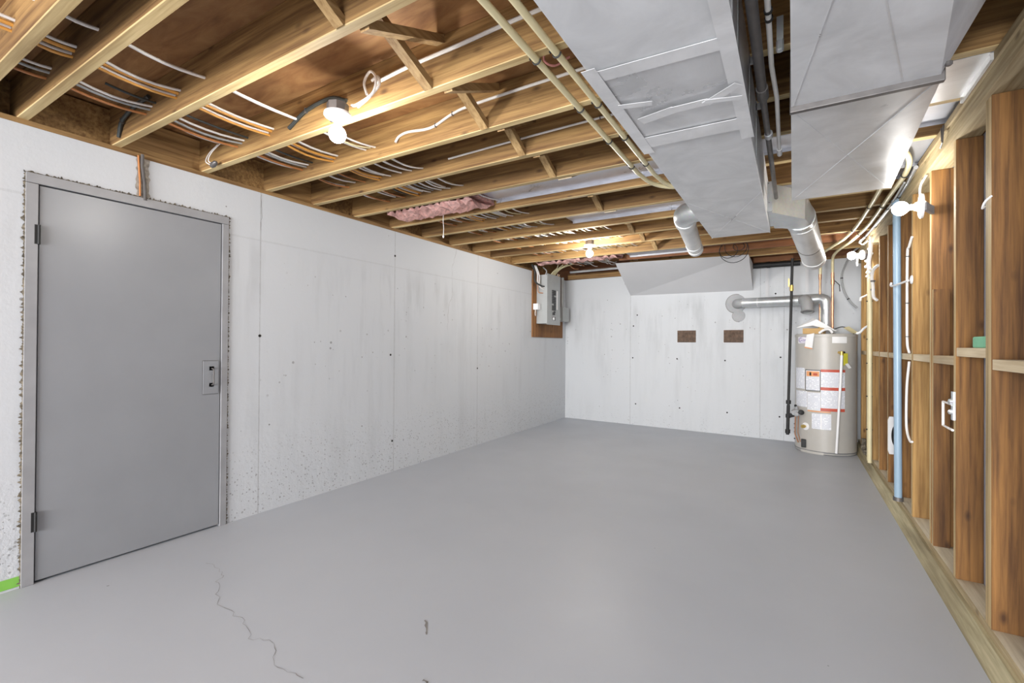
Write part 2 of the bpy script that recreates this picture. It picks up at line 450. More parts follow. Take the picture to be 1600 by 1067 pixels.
# form tie holes
def hole(x, y, z, nrm, r, parent):
    MB().disc_stack((x, y, z), nrm, [(-.004, r), (.0015, r), (.002, r * .6)], 10).build('tie_hole', M['dark'], parent)
for (y, z) in [(3.28, 1.14), (3.33, 2.11), (1.98, 1.30), (3.31, .30), (4.74, .95)]: hole(XL, y, z, (1, 0, 0), .011, WL)
for (x, z) in [(-2.09, 1.72), (-2.11, .33), (-1.44, .32), (-.79, .31), (-.15, .31), (-2.16, 1.05), (-.82, 1.04), (-.14, 1.10), (-1.48, 1.05), (-2.15, 1.55), (-.2, 1.95)]:
    hole(x, yb(x), z, (0, -1, 0), .011, WB)

# white drywall soffit in front of the back wall
s = MB()
zb_ = 2.02
A = [(-2.20, yb(-2.2), 2.03), (-2.10, 6.24, 2.375), (-2.10, yb(-2.1) , 2.375)]
B = [(-.47, yb(-.47), 2.01), (-.47, 6.43, 2.375), (-.47, yb(-.47), 2.375)]
s.add(A + B, [(0, 1, 2), (5, 4, 3), (0, 3, 4, 1), (1, 4, 5, 2), (2, 5, 3, 0)])
struct(s.build('trim_2', M['drywall']), 'white sloping drywall bulkhead at the top of the back wall', 'trim')

# wooden sill on top of the left wall + rim board with blocking look
struct(MB().box(XL - .17, XL - .008, YF, 7.3, 2.35, ZJ).build('trim_3', M['sill']), 'brown sill board on the left wall', 'trim')
struct(MB().box(XL - .17, XL - .13, YF, 7.3, ZJ, ZT).build('trim_4', M['joist']), 'rim board above the left wall', 'trim')
struct(MB().prism([(-3.3, yb(-3.3) - .006, 0), (1.8, yb(1.8) - .006, 0), (1.8, yb(1.8) + .12, 0), (-3.3, yb(-3.3) + .12, 0)], (0, 0, .03)).build('trim_5', M['sill']), 'brown sill board on the back wall', 'trim').location = (0, 0, 2.35)

# ------------------------------------------------------------------ joists
JY = [.585, .765, 1.15, 1.625, 2.065, 2.465, 2.885, 3.335, 3.80, 4.262, 4.715, 5.115, 5.66, 6.13, 6.62]   # far bottom edges
jl = ['ceiling joist cut off by the upper left corner of the view',
 'ceiling joist crossing the extreme upper left, second from the corner',
 'broad ceiling joist that meets the wall above the cable over the grey door',
 'ceiling joist beside the nearest bare bulb and its white lampholder',
 'ceiling joist just past the nearest bulb with a wavy white cable stapled on it',
 'ceiling joist two past the nearest bulb, pale yellow underside coloured as lit',
 'ceiling joist with pink insulation hanging just behind its left end',
 'ceiling joist directly behind the pink insulation',
 'second ceiling joist behind the pink insulation',
 'third ceiling joist behind the pink insulation',
 'pale joist just in front of the far bare bulb, seen end on to the boot',
 'ceiling joist at the far bare bulb, crossed by many cream cables',
 'ceiling joist last before the electrical panel, orange brown',
 'reddish brown beam behind the end of the left duct',
 'rearmost joist over the white bulkhead and water heater']
for k, (y, lab) in enumerate(zip(JY, jl)):
    red = k == 13
    x0, x1 = XL - .13, 1.85
    if k >= 13: x0 = -2.0
    mats = [M['joist_red'] if red else M['joist'], M['joist_red'] if red else M['joist_lit_under']]
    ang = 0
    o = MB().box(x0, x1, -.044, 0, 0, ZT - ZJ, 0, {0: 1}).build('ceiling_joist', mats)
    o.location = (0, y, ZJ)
    bv = o.modifiers.new('bevel', 'BEVEL'); bv.width = .003; bv.segments = 1
    tag(o, lab, 'joist', 'wooden joists of the open ceiling')
# red header boards behind the duct end
tag(MB().box(-.95, 1.2, 5.70, 5.735, 2.385, 2.47).build('beam', M['joist_red']), 'reddish board fixed behind the joist at the end of the left duct', 'board')
tag(MB().box(-.45, .0, 6.98, 7.02, 2.36, 2.42).build('blocking_board', M['joist_red']), 'short dark brown blocking board right of the white bulkhead', 'board')
o = thing('drain_pipe', (-.45, 7.06, 2.33), 'fat black horizontal pipe under the floor right of the white bulkhead', 'pipe')
MB().cyl((-.46, 7.06, 2.325), (.08, 7.06, 2.325), .035, 18).build('pipe', M['black'], o, True)
MB().cyl((-.30, 7.06, 2.325), (-.26, 7.06, 2.325), .040, 18).build('coupling', M['black'], o, True)

# infill blocks between joist ends on the sill (orange boards)
for k in range(1, 12):
    a, b = JY[k] + .004, JY[k+1] - .042
    o = MB().box(XL - .075, XL - .04, a, b, ZJ, ZT - .01).build('blocking_board', M['joist'] if k % 2 else M['sill'])
    names = {1: 'left of the joist above the door cable', 2: 'over the right half of the grey door', 3: 'behind the nearest bulb', 4: 'one bay past the nearest bulb', 5: 'two bays past the nearest bulb',
             6: 'hidden behind the pink insulation', 7: 'one bay past the pink insulation', 8: 'two bays past the pink insulation', 9: 'three bays past the pink insulation', 10: 'fourth bay past the pink insulation', 11: 'last bay before the electrical panel'}
    tag(o, 'wooden blocking board on the left wall sill, ' + names[k], 'board', 'blocking boards along the left wall sill')

# cross bridging
xb = -1.36
bl = ['very closest', 'nearest full', 'second', 'third', 'fourth', 'fifth', 'sixth', 'seventh', 'eighth', 'ninth', 'tenth']
n = 0
for k in range(1, 12):
    y0, y1 = JY[k], JY[k+1] - .038
    wide = k in (6, 8)
    for d in (0, 1):
        o = MB()
        w_, x_ = (.10, xb + .03) if wide and d else (.045, xb - .03 + .065 * d)
        za, zb = (ZJ + .012, ZT - .02) if d else (ZT - .02, ZJ + .012)
        if wide and d == 0: continue
        o.bar((x_, y0 + .004, za), (x_, y1 - .004, zb), w_, .034, (0, 0, 1))
        o = o.build('bridging_strut', M['strut'] if not wide else M['rail'])
        tag(o, ('%s bay of bridging, %s' % (bl[k-1], 'strut rising away from the viewer' if d else 'strut falling away from the viewer')) if not wide
            else ('pale flat bridging board spanning the %s bay' % bl[k-1]), 'strut', 'diagonal bridging between the joists')

# shiny sheet metal panning in joist bays
def pan(x0, x1, k, lab, z=2.455, name='metal_panning'):
    o = MB().box(x0, x1, JY[k] + .003, JY[k+1] - .041, z, z + .004)
    o.box(x0, x1, JY[k+1] - .045, JY[k+1] - .041, z - .02, z)
    tag(o.build(name, M['pan']), lab, 'sheet metal')
pan(-2.14, 1.6, 6, 'long silver sheet closing the joist bay right of the pink insulation')
pan(-1.85, 1.6, 8, 'silver sheet in the joist bay near the left round boot')
M['pan'] = galv('pan_sheet_shaded', (.40, .41, .44), .45, .5, False)  # shaded copy of the sheet, colour darkened against the far bulb's light
pan(-1.85, -.95, 12, 'silver sheet above the left end of the white bulkhead', 2.43)
tag(MB().box(.47, .66, JY[5] + .003, JY[6] - .041, ZJ - .002, ZJ + .002).box(.645, .66, JY[5] + .003, JY[6] - .041, ZJ - .03, ZJ).build('metal_panning', M['duct_b']),
    'bright silver sheet between the right duct and the stud wall top plate', 'sheet metal')
pan(.42, .66, 7, 'small silver sheet below the right duct corner by the stud wall', 2.39)

# pink insulation
def insulation(x0, x1, y0, y1, z0, drop, lab, n=34):
    mb = MB(); vs = []; rows = 7
    for i in range(n):
        x = x0 + (x1 - x0) * i / (n - 1)
        for j in range(rows):
            t = j / (rows - 1)
            z = z0 - drop * math.sin(PI * (.25 + .75 * t)) * (.3 + 1.1 * abs(math.sin(i * 1.15 + j * .35))) + random.uniform(-.014, .014)
            vs.append((x + random.uniform(-.012, .012), y0 + (y1 - y0) * t, z))
    fs = [(i*rows + j, i*rows + j + 1, (i+1)*rows + j + 1, (i+1)*rows + j) for i in range(n-1) for j in range(rows-1)]
    mb.add(vs, fs)
    top = len(mb.v)
    mb.box(x0, x1, y0 + .01, y1 - .01, z0, z0 + .1)
    o = mb.build('insulation_batt', M['insul'], None, True)
    tag(o, lab, 'insulation')
insulation(-3.02, -2.16, JY[6] + .005, JY[7] - .045, 2.43, .065, 'ragged pink insulation batt sagging between joists above the left wall')
insulation(-3.05, -1.9, JY[12] + .005, JY[12] + .30, 2.40, .035, 'thin strip of pink insulation above the electrical panel', 26)
o = thing('hanging_string', (-2.62, 3.2, 2.2), 'thin twisted string hanging from the pink insulation', 'string')
MB().tube([(-2.62, 3.18, 2.40), (-2.625, 3.18, 2.33), (-2.617, 3.18, 2.26), (-2.62, 3.18, 2.20)], .0025, 6).build('string', M['cable_w'], o)
MB().disc_stack((-2.62, 3.18, 2.20), (0, 0, -1), [(0, .004), (.01, .009), (.025, .004)], 8).build('knot', M['cable_w'], o)

# ------------------------------------------------------------------ cables along the left
def run(x, z, y0, y1, mat, r, lab, cat='cable', sag=.03, drift=0.0, flat=.75, ends=None, grp='cables drilled through the joists'):
    r *= 1.3; sag *= .75
    pts = []; ys = [y0] + [j - .019 for j in JY if y0 < j - .019 < y1] + [y1]
    for a, b in zip(ys, ys[1:]):
        s_ = sag * random.uniform(.4, 1.2) * min(1, (b - a) / .4)
        dx = random.uniform(-.012, .012)
        for k in range(6):
            t = k / 6
            yy = a + (b - a) * t
            pts.append((x + drift * (yy - y0) + dx * math.sin(PI * t), yy, z - s_ * math.sin(PI * t)))
    pts.append((x + drift * (y1 - y0), y1, z))
    if ends: pts += ends
    o = MB().tube(pts, r, 8, flat=flat).build('cable', mat, None, True)
    return tag(o, lab, cat, grp)
W, O, R_, K, G, Y_ = M['cable_w'], M['cable_o'], M['cable_r'], M['cable_k'], M['cable_g'], M['cable_y']
run(-2.33, 2.475, -1.5, 6.9, W, .0065, 'thick white cable lying furthest from the left wall in the near joist bays')
run(-2.345, 2.482, -1.5, 2.05, W, .0055, 'white cable twinned with the thick one furthest from the left wall')
run(-2.56, 2.480, -1.5, 6.6, W, .006, 'white cable on top of the middle bundle beside the orange one')
run(-2.583, 2.470, -1.5, 5.6, O, .0075, 'bright orange cable in the middle of the ceiling cable bundle')
run(-2.612, 2.470, -1.5, 6.9, W, .006, 'white cable on the wall side of the bright orange cable')
run(-2.60, 2.452, -1.5, 3.8, O, .006, 'orange cable hanging lowest in the middle bundle')
run(-2.86, 2.480, -1.5, 6.6, W, .006, 'white cable in the bundle close above the left wall')
run(-2.885, 2.468, -1.5, 2.05, G, .006, 'grey cable next to the white one close above the left wall')
run(-2.82, 2.485, .9, 3.3, K, .006, 'black cable weaving above the door between joists')
run(-2.93, 2.455, -1.5, 6.9, R_, .0065, 'rust coloured cable closest to the left wall')
run(-2.98, 2.475, 1.2, 5.6, W, .005, 'thin white cable nearest the left wall in the middle bays')
for i, x in enumerate((-2.30, -2.27, -2.235)):
    run(x, 2.462 + .01 * (i % 2), 1.66, 6.6, (W, Y_, W)[i], .005, ('white cable starting at the nearest bulb, inner strand', 'cream cable starting at the nearest bulb, middle strand', 'white cable starting at the nearest bulb, outer strand')[i], sag=.045, drift=(.02, .045, .07)[i])
for i, x in enumerate((-2.50, -2.46, -2.42, -2.39, -2.66, -2.70, -2.75, -2.79)):
    run(x, 2.462 + .009 * (i % 3), 2.06 + .43 * (i % 3), 6.7, (W, G, Y_, W, K, W, R_, W)[i], .0052,
        'one of the mixed cables filling the bundle from the third bay on', sag=.035, drift=(.03 if i < 4 else .0), grp='filler cables in the far bays')
for i in range(9):
    x = -2.14 + .065 * i
    run(x, 2.455 + .008 * (i % 2), 4.26, 5.64, (Y_, W)[i % 3 == 2], .0055, 'one of the cream cables fanning out around the far bulb', sag=.03, grp='cream cables around the far bulb')

# cables stapled along joist faces
def face_cable(pts, r, mat, lab, staples=(), smooth=True):
    o = thing('cable', pts[0], lab, 'cable')
    MB().tube(smoothpath(pts, 5) if smooth else pts, r * 1.15, 8).build('sheath', mat, o, True)
    for i in staples:
        p = Vector(pts[i]); MB().box(p.x - .002, p.x + .002, p.y - r - .002, p.y + r, p.z - r - .004, p.z + r + .004).build('staple', M['darkmetal'], o)
def jf(k): return JY[k] - .044 - .008
face_cable([(-2.02, jf(4) - .01, 2.44), (-2.00, jf(4), 2.475), (-1.93, jf(4), 2.485), (-1.80, jf(4), 2.470), (-1.72, jf(4), 2.475), (-1.60, jf(4), 2.51), (-1.45, jf(4), 2.525), (-.9, jf(4), 2.53), (-.4, jf(4), 2.53)], .0065, W,
           'wavy white cable stapled to the joist right of the nearest bulb', (4, 5, 7))
face_cable([(-1.72, jf(3), 2.50), (-1.5, jf(3), 2.515), (-1.2, jf(3), 2.52), (-.9, jf(3), 2.53), (-.3, jf(3), 2.53), (1.5, jf(3), 2.53)], .0075, W,
           'white cable running along the joist above the nearest bulb to the left duct', (1, 3))
face_cable([(-1.95, jf(5), 2.47), (-1.4, jf(5), 2.48), (-.9, jf(5), 2.485), (-.3, jf(5), 2.49)], .0055, W,
           'straight white cable on the joist two past the nearest bulb', (1, 2))
face_cable([(-.2, jf(2), 2.53), (.3, jf(2), 2.53), (1.5, jf(2), 2.54)], .007, W, 'white cable high on the joist between the two ducts', (1,))
face_cable([(-2.4, jf(3), 2.44), (-2.25, jf(3), 2.50), (-2.05, jf(3), 2.515), (-1.93, jf(3), 2.47)], .009, K, 'black cable rising along the joist to the nearest bulb box', (1,))
face_cable([(-3.25, 1.10, 2.40), (-3.18, 1.09, 2.47), (-3.02, 1.09, 2.51), (-2.86, 1.09, 2.52)], .009, K, 'black cable climbing the joist face above the grey door', (1,))
o = thing('cable', (-2.95, 1.6, 2.4), 'pair of thin white wires looping down above the right edge of the door', 'wire')
for dx in (0, .03):
    MB().tube(smoothpath([(-3.12 + dx, 1.56, 2.50), (-3.18 + dx, 1.54, 2.45), (-3.20 + dx, 1.53, 2.40), (-3.17 + dx, 1.54, 2.375)], 5), .003, 6).build('wire', W, o, True)
MB().disc_stack((-3.16, 1.545, 2.365), (1, 0, .3), [(0, .012), (.02, .018), (.05, .014), (.06, .006)], 10).build('connector', M['darkmetal'], o, True)

# ------------------------------------------------------------------ door
D = thing('door_1', (XL, 1.25, 0), 'grey painted steel door in a grey frame on the left wall', 'door', kind='structure')
fr = MB()
fx0, fx1 = XL - .12, XL + .012
fr.box(fx0, fx1, .752, .800, 0, 2.06); fr.box(fx0, fx1, 1.708, 1.750, 0, 2.06); fr.box(fx0, fx1, .752, 1.750, 2.062, 2.113)
fr.box(fx0, XL - .06, .80, .815, 0, 2.06); fr.box(fx0, XL - .06, 1.69, 1.708, 0, 2.06)
fr.build('door_frame', M['frame'], D, bevel=.002)
LEAF = MB().box(XL - .045, XL + .004, .805, 1.704, .012, 2.056).build('door_leaf', M['door'], D, bevel=.003)
MB().box(XL - .10, XL - .05, .80, 1.708, 0, 2.06).build('door_backing', M['dark'], D)
MB().box(XL + .004, XL + .0055, 1.592, 1.693, .902, 1.128).build('plate_gap', M['darkmetal'], LEAF)
hd = MB().box(XL + .004, XL + .011, 1.595, 1.690, .905, 1.125).build('handle_plate', M['door'], LEAF, label='raised grey plate behind the door handle')
h = MB(); h.tube(smoothpath([(XL + .008, 1.647, 1.075), (XL + .035, 1.647, 1.068), (XL + .038, 1.647, 1.02), (XL + .035, 1.647, .972), (XL + .008, 1.647, .965)], 5), .0045, 8)
h.box(XL + .008, XL + .011, 1.632, 1.662, 1.062, 1.088); h.box(XL + .008, XL + .011, 1.632, 1.662, .952, .978)
h.build('door_handle', M['darkmetal'], LEAF, True, label='small dark metal pull handle')
for z in (1.80, .32):
    hb = MB().cyl((XL + .016, .802, z - .05), (XL + .016, .802, z + .05), .006, 12).box(XL + .011, XL + .014, .786, .802, z - .05, z + .05)
    hb.build('hinge', M['black'], D)
# crumbly edge around the frame
def crumb(pa, pb, side, n, name='mortar_edge'):
    n = int(n * 2.2)
    mb = MB(); pa, pb, sd = Vector(pa), Vector(pb), Vector(side)
    vs = []
    for i in range(n + 1):
        p = pa.lerp(pb, i / n)
        w_ = random.choice((.003, .005, .007, .010, .016)) * random.uniform(.6, 1.1)
        vs += [p - sd * .004 + Vector((.010, 0, 0)), p + sd * w_ + Vector((random.uniform(.001, .008), 0, 0))]
    return mb.add(vs, [(2*i, 2*i+1, 2*i+3, 2*i+2) for i in range(n)]).build(name, M['mortar'], D, fix=False)
crumb((XL, .752, 0), (XL, .752, 2.113), (0, -1, 0), 150)
crumb((XL, 1.750, 0), (XL, 1.750, 2.113), (0, 1, 0), 150)
crumb((XL, .745, 2.113), (XL, 1.757, 2.113), (0, 0, 1), 80)
o = thing('door_cable', (XL, 1.255, 2.1), 'dark cable in a chipped groove above the grey door', 'cable')
g = []; mb = MB()
for i in range(16):
    t = i / 15; z = 2.10 + .25 * t
    g += [(XL + .002, 1.222 + random.uniform(-.008, .004), z), (XL + .002, 1.282 + random.uniform(-.004, .010), z)]
mb.add(g, [(2*i, 2*i+1, 2*i+3, 2*i+2) for i in range(15)]).build('groove', M['groove'], o, fix=False)
MB().tube([(XL + .012, 1.262, 2.10), (XL + .010, 1.258, 2.2), (XL + .010, 1.245, 2.30), (XL + .014, 1.245, 2.37)], .009, 8).build('sheath', M['darkmetal'], o, True)
MB().tube([(XL + .008, 1.237, 2.12), (XL + .008, 1.236, 2.2), (XL + .008, 1.226, 2.36)], .005, 8).build('wire', M['cable_r'], o, True)
tag(MB().box(XL + .001, XL + .004, -.9, .752, .012, .062).build('masking_tape', M['tape']), 'strip of green tape at the foot of the wall left of the door', 'tape')

# ------------------------------------------------------------------ light bulbs
def lamp(base, ax, lab, box=True, R=.062, bl=.12, name='light_bulb', br=.039, bm='bulb'):
    """porcelain lampholder with bulb; ax points from base to bulb"""
    b = Vector(base); a = Vector(ax).normalized()
    o = thing('lampholder', base, lab, 'lamp')
    if box: MB().disc_stack(b - a * .045, a, [(0, .05), (.044, .05), (.045, .045)], 8).build('junction_box', M['darkmetal'], o)
    MB().disc_stack(b, a, [(0, R), (.010, R), (.016, R * .9), (.020, .028), (.034, .022), (.036, .020)], 32).build('socket', M['porcelain'], o, True)
    prof = [(.034, .014), (.058, .015)]
    for k in range(0, 15):
        t = .38 + (PI - .38) * k / 14
        prof.append((.098 - br * math.cos(t), max(.0005, br * math.sin(t))))
    MB().disc_stack(b, a, prof, 24).build('bulb', M[bm], o, True)
    return o
L1 = lamp((-1.85, 1.46, 2.335), (0, 0, -1), 'white lampholder with lit bulb hanging from the near joists')
L2 = lamp((-1.93, 4.86, 2.355), (0, 0, -1), 'lit bulb under the far joists near the electrical panel', bm='bulb_far')
L3 = lamp((.622, 3.42, 2.04), (-1, .05, 0), 'white round lampholder with lit bulb sideways on the stud wall', box=False, R=.068, bm='bulb_mid')
MB().bar((.632, 3.43, 2.04), (.69, 3.56, 2.04), .016, .045).build('bracket', M['dull'], L3)
L4 = lamp((.60, 5.82, 2.17), (-.9, -.3, -.05), 'small lit bulb above the water heater beside the stud wall', R=.05, bm='bulb_mid')
MB().tube([(.555, 5.80, 2.14), (.553, 5.80, 2.06)], .008, 8).build('pull_switch', M['white'], L4)
face_cable([(-1.80, 1.50, 2.38), (-1.74, 1.48, 2.36), (-1.66, 1.50, 2.40), (-1.66, 1.52, 2.48), (-1.71, 1.53, 2.53), (-1.75, 1.53, 2.49), (-1.72, 1.52, 2.42)], .0055, W, 'loop of white cable curling up beside the nearest lampholder')
face_cable([(-1.77, 1.51, 2.37), (-1.69, 1.50, 2.385), (-1.64, 1.52, 2.44), (-1.67, 1.54, 2.50), (-1.72, 1.55, 2.50)], .0055, W, 'second shorter loop of white cable beside the nearest lampholder')
face_cable([(-1.93, 1.52, 2.40), (-1.97, 1.53, 2.45), (-2.02, 1.54, 2.42), (-2.00, 1.54, 2.37), (-1.95, 1.53, 2.38), (-1.95, 1.54, 2.44)], .005, K, 'small coil of dark cable left of the nearest lampholder')

# ------------------------------------------------------------------ cream tubes along the left duct
for (x, lab, bend) in ((-.862, 'cream plastic pipe strapped under the joists, left one of the pair', 3.00), (-.775, 'cream plastic pipe strapped under the joists, the one next to the duct', 3.08)):
    o = thing('plastic_pipe', (x, .5, 2.36), lab, 'pipe')
    r = .0135 if x < -.8 else .0135
    pts = [(x, YF + .6, 2.362), (x, .6, 2.362), (x, 2.5, 2.362), (x, bend - .1, 2.362)] + smoothpath([(x, bend, 2.362), (x + .03, bend + .22, 2.360), (x + .12, bend + .36, 2.358), (x + .30, bend + .42, 2.356), (x + .55, bend + .43, 2.356)], 6)
    MB().tube(pts, r, 12).build('tube', M['pex'], o, True)
    for y in JY[:7]:
        yy = y - .019
        c = MB()
        c.tube([(x + (r + .003) * math.cos(t), yy, 2.362 - (r + .003) * math.sin(t)) for t in [PI * q / 8 for q in range(9)]], .0035, 6)
        c.box(x - r - .018, x - r, yy - .005, yy + .005, 2.372, 2.379)
        c.build('clamp', M['black'], o)
o = thing('pink_wire', (-.80, 1.4, 2.5), 'loop of pink wire hanging behind the cream pipes', 'wire')
MB().tube(smoothpath([(-.80, 1.14, 2.50), (-.81, 1.22, 2.45), (-.80, 1.32, 2.45)], 6), .005, 6).build('strand', M['pink'], o)
MB().tube(smoothpath([(-.86, 1.72, 2.50), (-.90, 1.74, 2.45), (-.86, 1.76, 2.42), (-.80, 1.78, 2.45)], 6), .005, 6).build('strand', M['pink'], o)

# ------------------------------------------------------------------ left duct
DZ = 2.10
DL = thing('trunk_duct', (-.35, 2, DZ), 'long flat sheet metal duct hanging under the joists, left of the two', 'duct')
yd = 3.98
mb = MB(); seg = [(-2.3, 1.40), (1.40, 2.01), (2.01, yd)]
for i, (a, b) in enumerate(seg):
    e = .0 if i != 1 else .002
    MB().box(-.552 - e, -.148 + e, a, b, DZ - e, 2.38).build('duct_section', M['duct'] if i != 1 else M['foil'], DL, bevel=.002,
        label=None if i != 1 else 'foil taped middle section of the duct')
for y, wd in ((1.405, .012), (2.015, .012)):
    MB().box(-.556, -.144, y - wd/2, y + wd/2, DZ - .005, 2.375).build('seam_strip', M['duct_b'], DL, bevel=.003)
t = MB()
tz = [DZ - .0035]
def tape(x0, y0, x1, y1, w_):
    tz[0] -= .0016
    t.bar((x0, y0, tz[0]), (x1, y1, tz[0]), w_, .0012, (0, 0, 1))
tape(-.555, 1.395, -.145, 1.415, .06); tape(-.555, 1.95, -.145, 1.96, .10); tape(-.542, 1.34, -.542, 2.06, .045); tape(-.158, 1.15, -.158, 2.10, .045)
tape(-.53, 1.60, -.42, 1.63, .03); tape(-.49, 1.74, -.36, 1.71, .05); tape(-.37, 1.71, -.25, 1.71, .045); tape(-.26, 1.72, -.15, 1.64, .035); tape(-.26, 1.70, -.15, 1.73, .025)
t.build('foil_tape', M['tape_foil'], DL)
t = MB(); z = DZ - .0012      # cross breaks pressed into the end section
for a, b in (((-.552, 2.9), (-.148, yd)), ((-.148, 2.9), (-.552, yd))): t.bar((*a, z), (*b, z), .006, .0016, (0, 0, 1))
t.build('cross_break', M['duct_b'], DL)
for y in (1.10, 1.57, 2.02, 2.42):
    MB().box(-.148, -.118, y - .02, y - .016, 2.33, 2.36).box(-.148, -.144, y - .02, y + .02, 2.12, 2.37).build('hanger_strap', M['galv'], DL)

# left boot + round pipe
def roundpipe(pts, r, mat, o, name='pipe', n=24): return MB().tube(pts, r, n).build(name, mat, o, True)
o = thing('branch_pipe', (-.75, 4.0, 2.2), 'round metal branch pipe dropping from the left side of the trunk duct', 'duct')
roundpipe(smoothpath([(-.54, 3.62, 2.235), (-.62, 3.62, 2.235), (-.70, 3.68, 2.235), (-.725, 3.82, 2.235)], 6), .078, M['galv'], o, 'elbow')
roundpipe([(-.722, 3.79, 2.235), (-.735, 3.90, 2.235)], .082, M['whitepipe'], o, 'collar')
roundpipe([(-.735, 3.88, 2.235), (-.86, 5.05, 2.245)], .072, M['whitepipe'], o, 'pipe')
roundpipe([(-.836, 4.82, 2.243), (-.839, 4.85, 2.243)], .075, M['galv'], o, 'band')
roundpipe([(-.857, 5.02, 2.245), (-.867, 5.12, 2.246)], .076, M['whitepipe'], o, 'collar')

# right boot + round pipe
o = thing('branch_pipe', (-.05, 4.0, 2.2), 'thick round metal branch pipe with galvanized boot right of the trunk duct end', 'duct')
bt = MB()
bt.prism([(-.148, 3.52, 2.14), (-.148, 3.97, 2.14), (-.148, 3.97, 2.34), (-.148, 3.52, 2.34)], (.03, 0, 0))
bt.build('boot_flange', M['galv'], o, bevel=.004)
# boot: lofted from rectangle to circle
def loft(A, B, name, mat, parent, steps=6):
    mb = MB(); n_ = len(A); vs = []
    for s_ in range(steps + 1):
        t_ = s_ / steps
        for a, b in zip(A, B): vs.append(Vector(a).lerp(Vector(b), t_))
    fs = []
    for s_ in range(steps):
        for k in range(n_):
            a = s_*n_ + k; b = s_*n_ + (k+1) % n_; fs.append((a, b, b + n_, a + n_))
    fs.append(tuple(range(n_))); fs.append(tuple(steps*n_ + k for k in range(n_)))
    return mb.add(vs, fs).build(name, mat, parent, True)
def circ(c, u, v, r, n_=24, ph=0): return [Vector(c) + Vector(u) * r * math.cos(2*PI*k/n_ + ph) + Vector(v) * r * math.sin(2*PI*k/n_ + ph) for k in range(n_)]
def rectring(c, u, v, a, b, n_=24):
    out = []
    for k in range(n_):
        t_ = 2*PI*k/n_; cx, sx = math.cos(t_), math.sin(t_); m_ = max(abs(cx), abs(sx))
        out.append(Vector(c) + Vector(u) * a * cx / m_ + Vector(v) * b * sx / m_)
    return out
ax = Vector((.12, 1.2, .06)).normalized(); u_ = ax.cross(Vector((0, 0, 1))).normalized(); v_ = u_.cross(ax)
loft(rectring((-.125, 3.76, 2.235), (0, -1, 0), (0, 0, 1), .21, .095), rectring((-.025, 3.885, 2.225), (.7, -.7, 0), (0, 0, 1), .135, .10), 'boot', M['galv'], o)
loft(rectring((-.025, 3.885, 2.225), (.7, -.7, 0), (0, 0, 1), .135, .10), circ((.045, 4.04, 2.20), u_, -v_ if v_.z < 0 else v_, .098), 'boot_neck', M['galv'], o)
roundpipe([(.04, 4.02, 2.20), (.055, 4.18, 2.195)], .100, M['galv'], o, 'collar')
roundpipe([(.055, 4.14, 2.19), (.165, 5.30, 2.095)], .096, M['whitepipe'], o, 'pipe')
roundpipe([(.117, 4.80, 2.136), (.119, 4.82, 2.134)], .0975, M['darkmetal'], o, 'band')
roundpipe([(.161, 5.26, 2.098), (.172, 5.38, 2.088)], .099, M['whitepipe'], o, 'end_cap')

# ------------------------------------------------------------------ right duct
DR = thing('trunk_duct', (.2, 2, DZ), 'wide sheet metal duct near the stud wall, right of the two', 'duct')
b0 = [(-.008, -1.2, DZ), (.20, -1.2, DZ), (.200, .60, DZ), (.395, 1.94, DZ), (-.008, 1.94, DZ)]
t0 = [(-.008, -1.2, 2.375), (.50, -1.2, 2.375), (.505, .60, 2.375), (.535, 1.98, 2.375), (-.008, 1.94, 2.375)]
mb = MB(); vs = b0 + t0
mb.add(vs, [(4, 3, 2, 1, 0), (5, 6, 7, 8, 9)] + [(i, (i+1) % 5, (i+1) % 5 + 5, i + 5) for i in range(5)])
mb.build('duct_section', M['duct'], DR, label='near tapering section of the duct')
MB().prism([(-.008, 1.955, DZ - .004), (.40, 1.955, DZ - .004), (.445, 3.16, DZ - .004), (-.008, 3.16, DZ - .004)], (0, 0, 2.375 - DZ)).build('duct_section', M['duct_b'], DR, label='shiny far section of the duct with pressed cross breaks')
MB().box(-.012, .405, 1.928, 1.950, DZ - .020, 2.30).build('seam_strip', M['darkmetal'], DR, bevel=.003)
MB().box(-.012, .405, 1.950, 1.968, DZ - .012, 2.30).build('seam_strip', M['duct_b'], DR, bevel=.002)
t = MB(); z = DZ - .0045
for a, b in (((0, 1.97), (.43, 3.14)), ((.39, 1.97), (.0, 3.14))): t.bar((*a, z), (*b, z), .004, .0022, (0, 0, 1))
t.build('cross_break', M['duct'], DR)
t = MB(); z = DZ - .001
for a, b in (((.0, 1.92), (.17, .8)), ((.30, 1.92), (.05, .8))): t.bar((*a, z), (*b, z), .003, .0016, (0, 0, 1))
t.build('cross_break', M['duct_b'], DR)
MB().disc_stack((.405, 1.90, 2.12), (0, 0, -1), [(0, .010), (.008, .010), (.012, .006)], 8).build('screw', M['darkmetal'], DR)

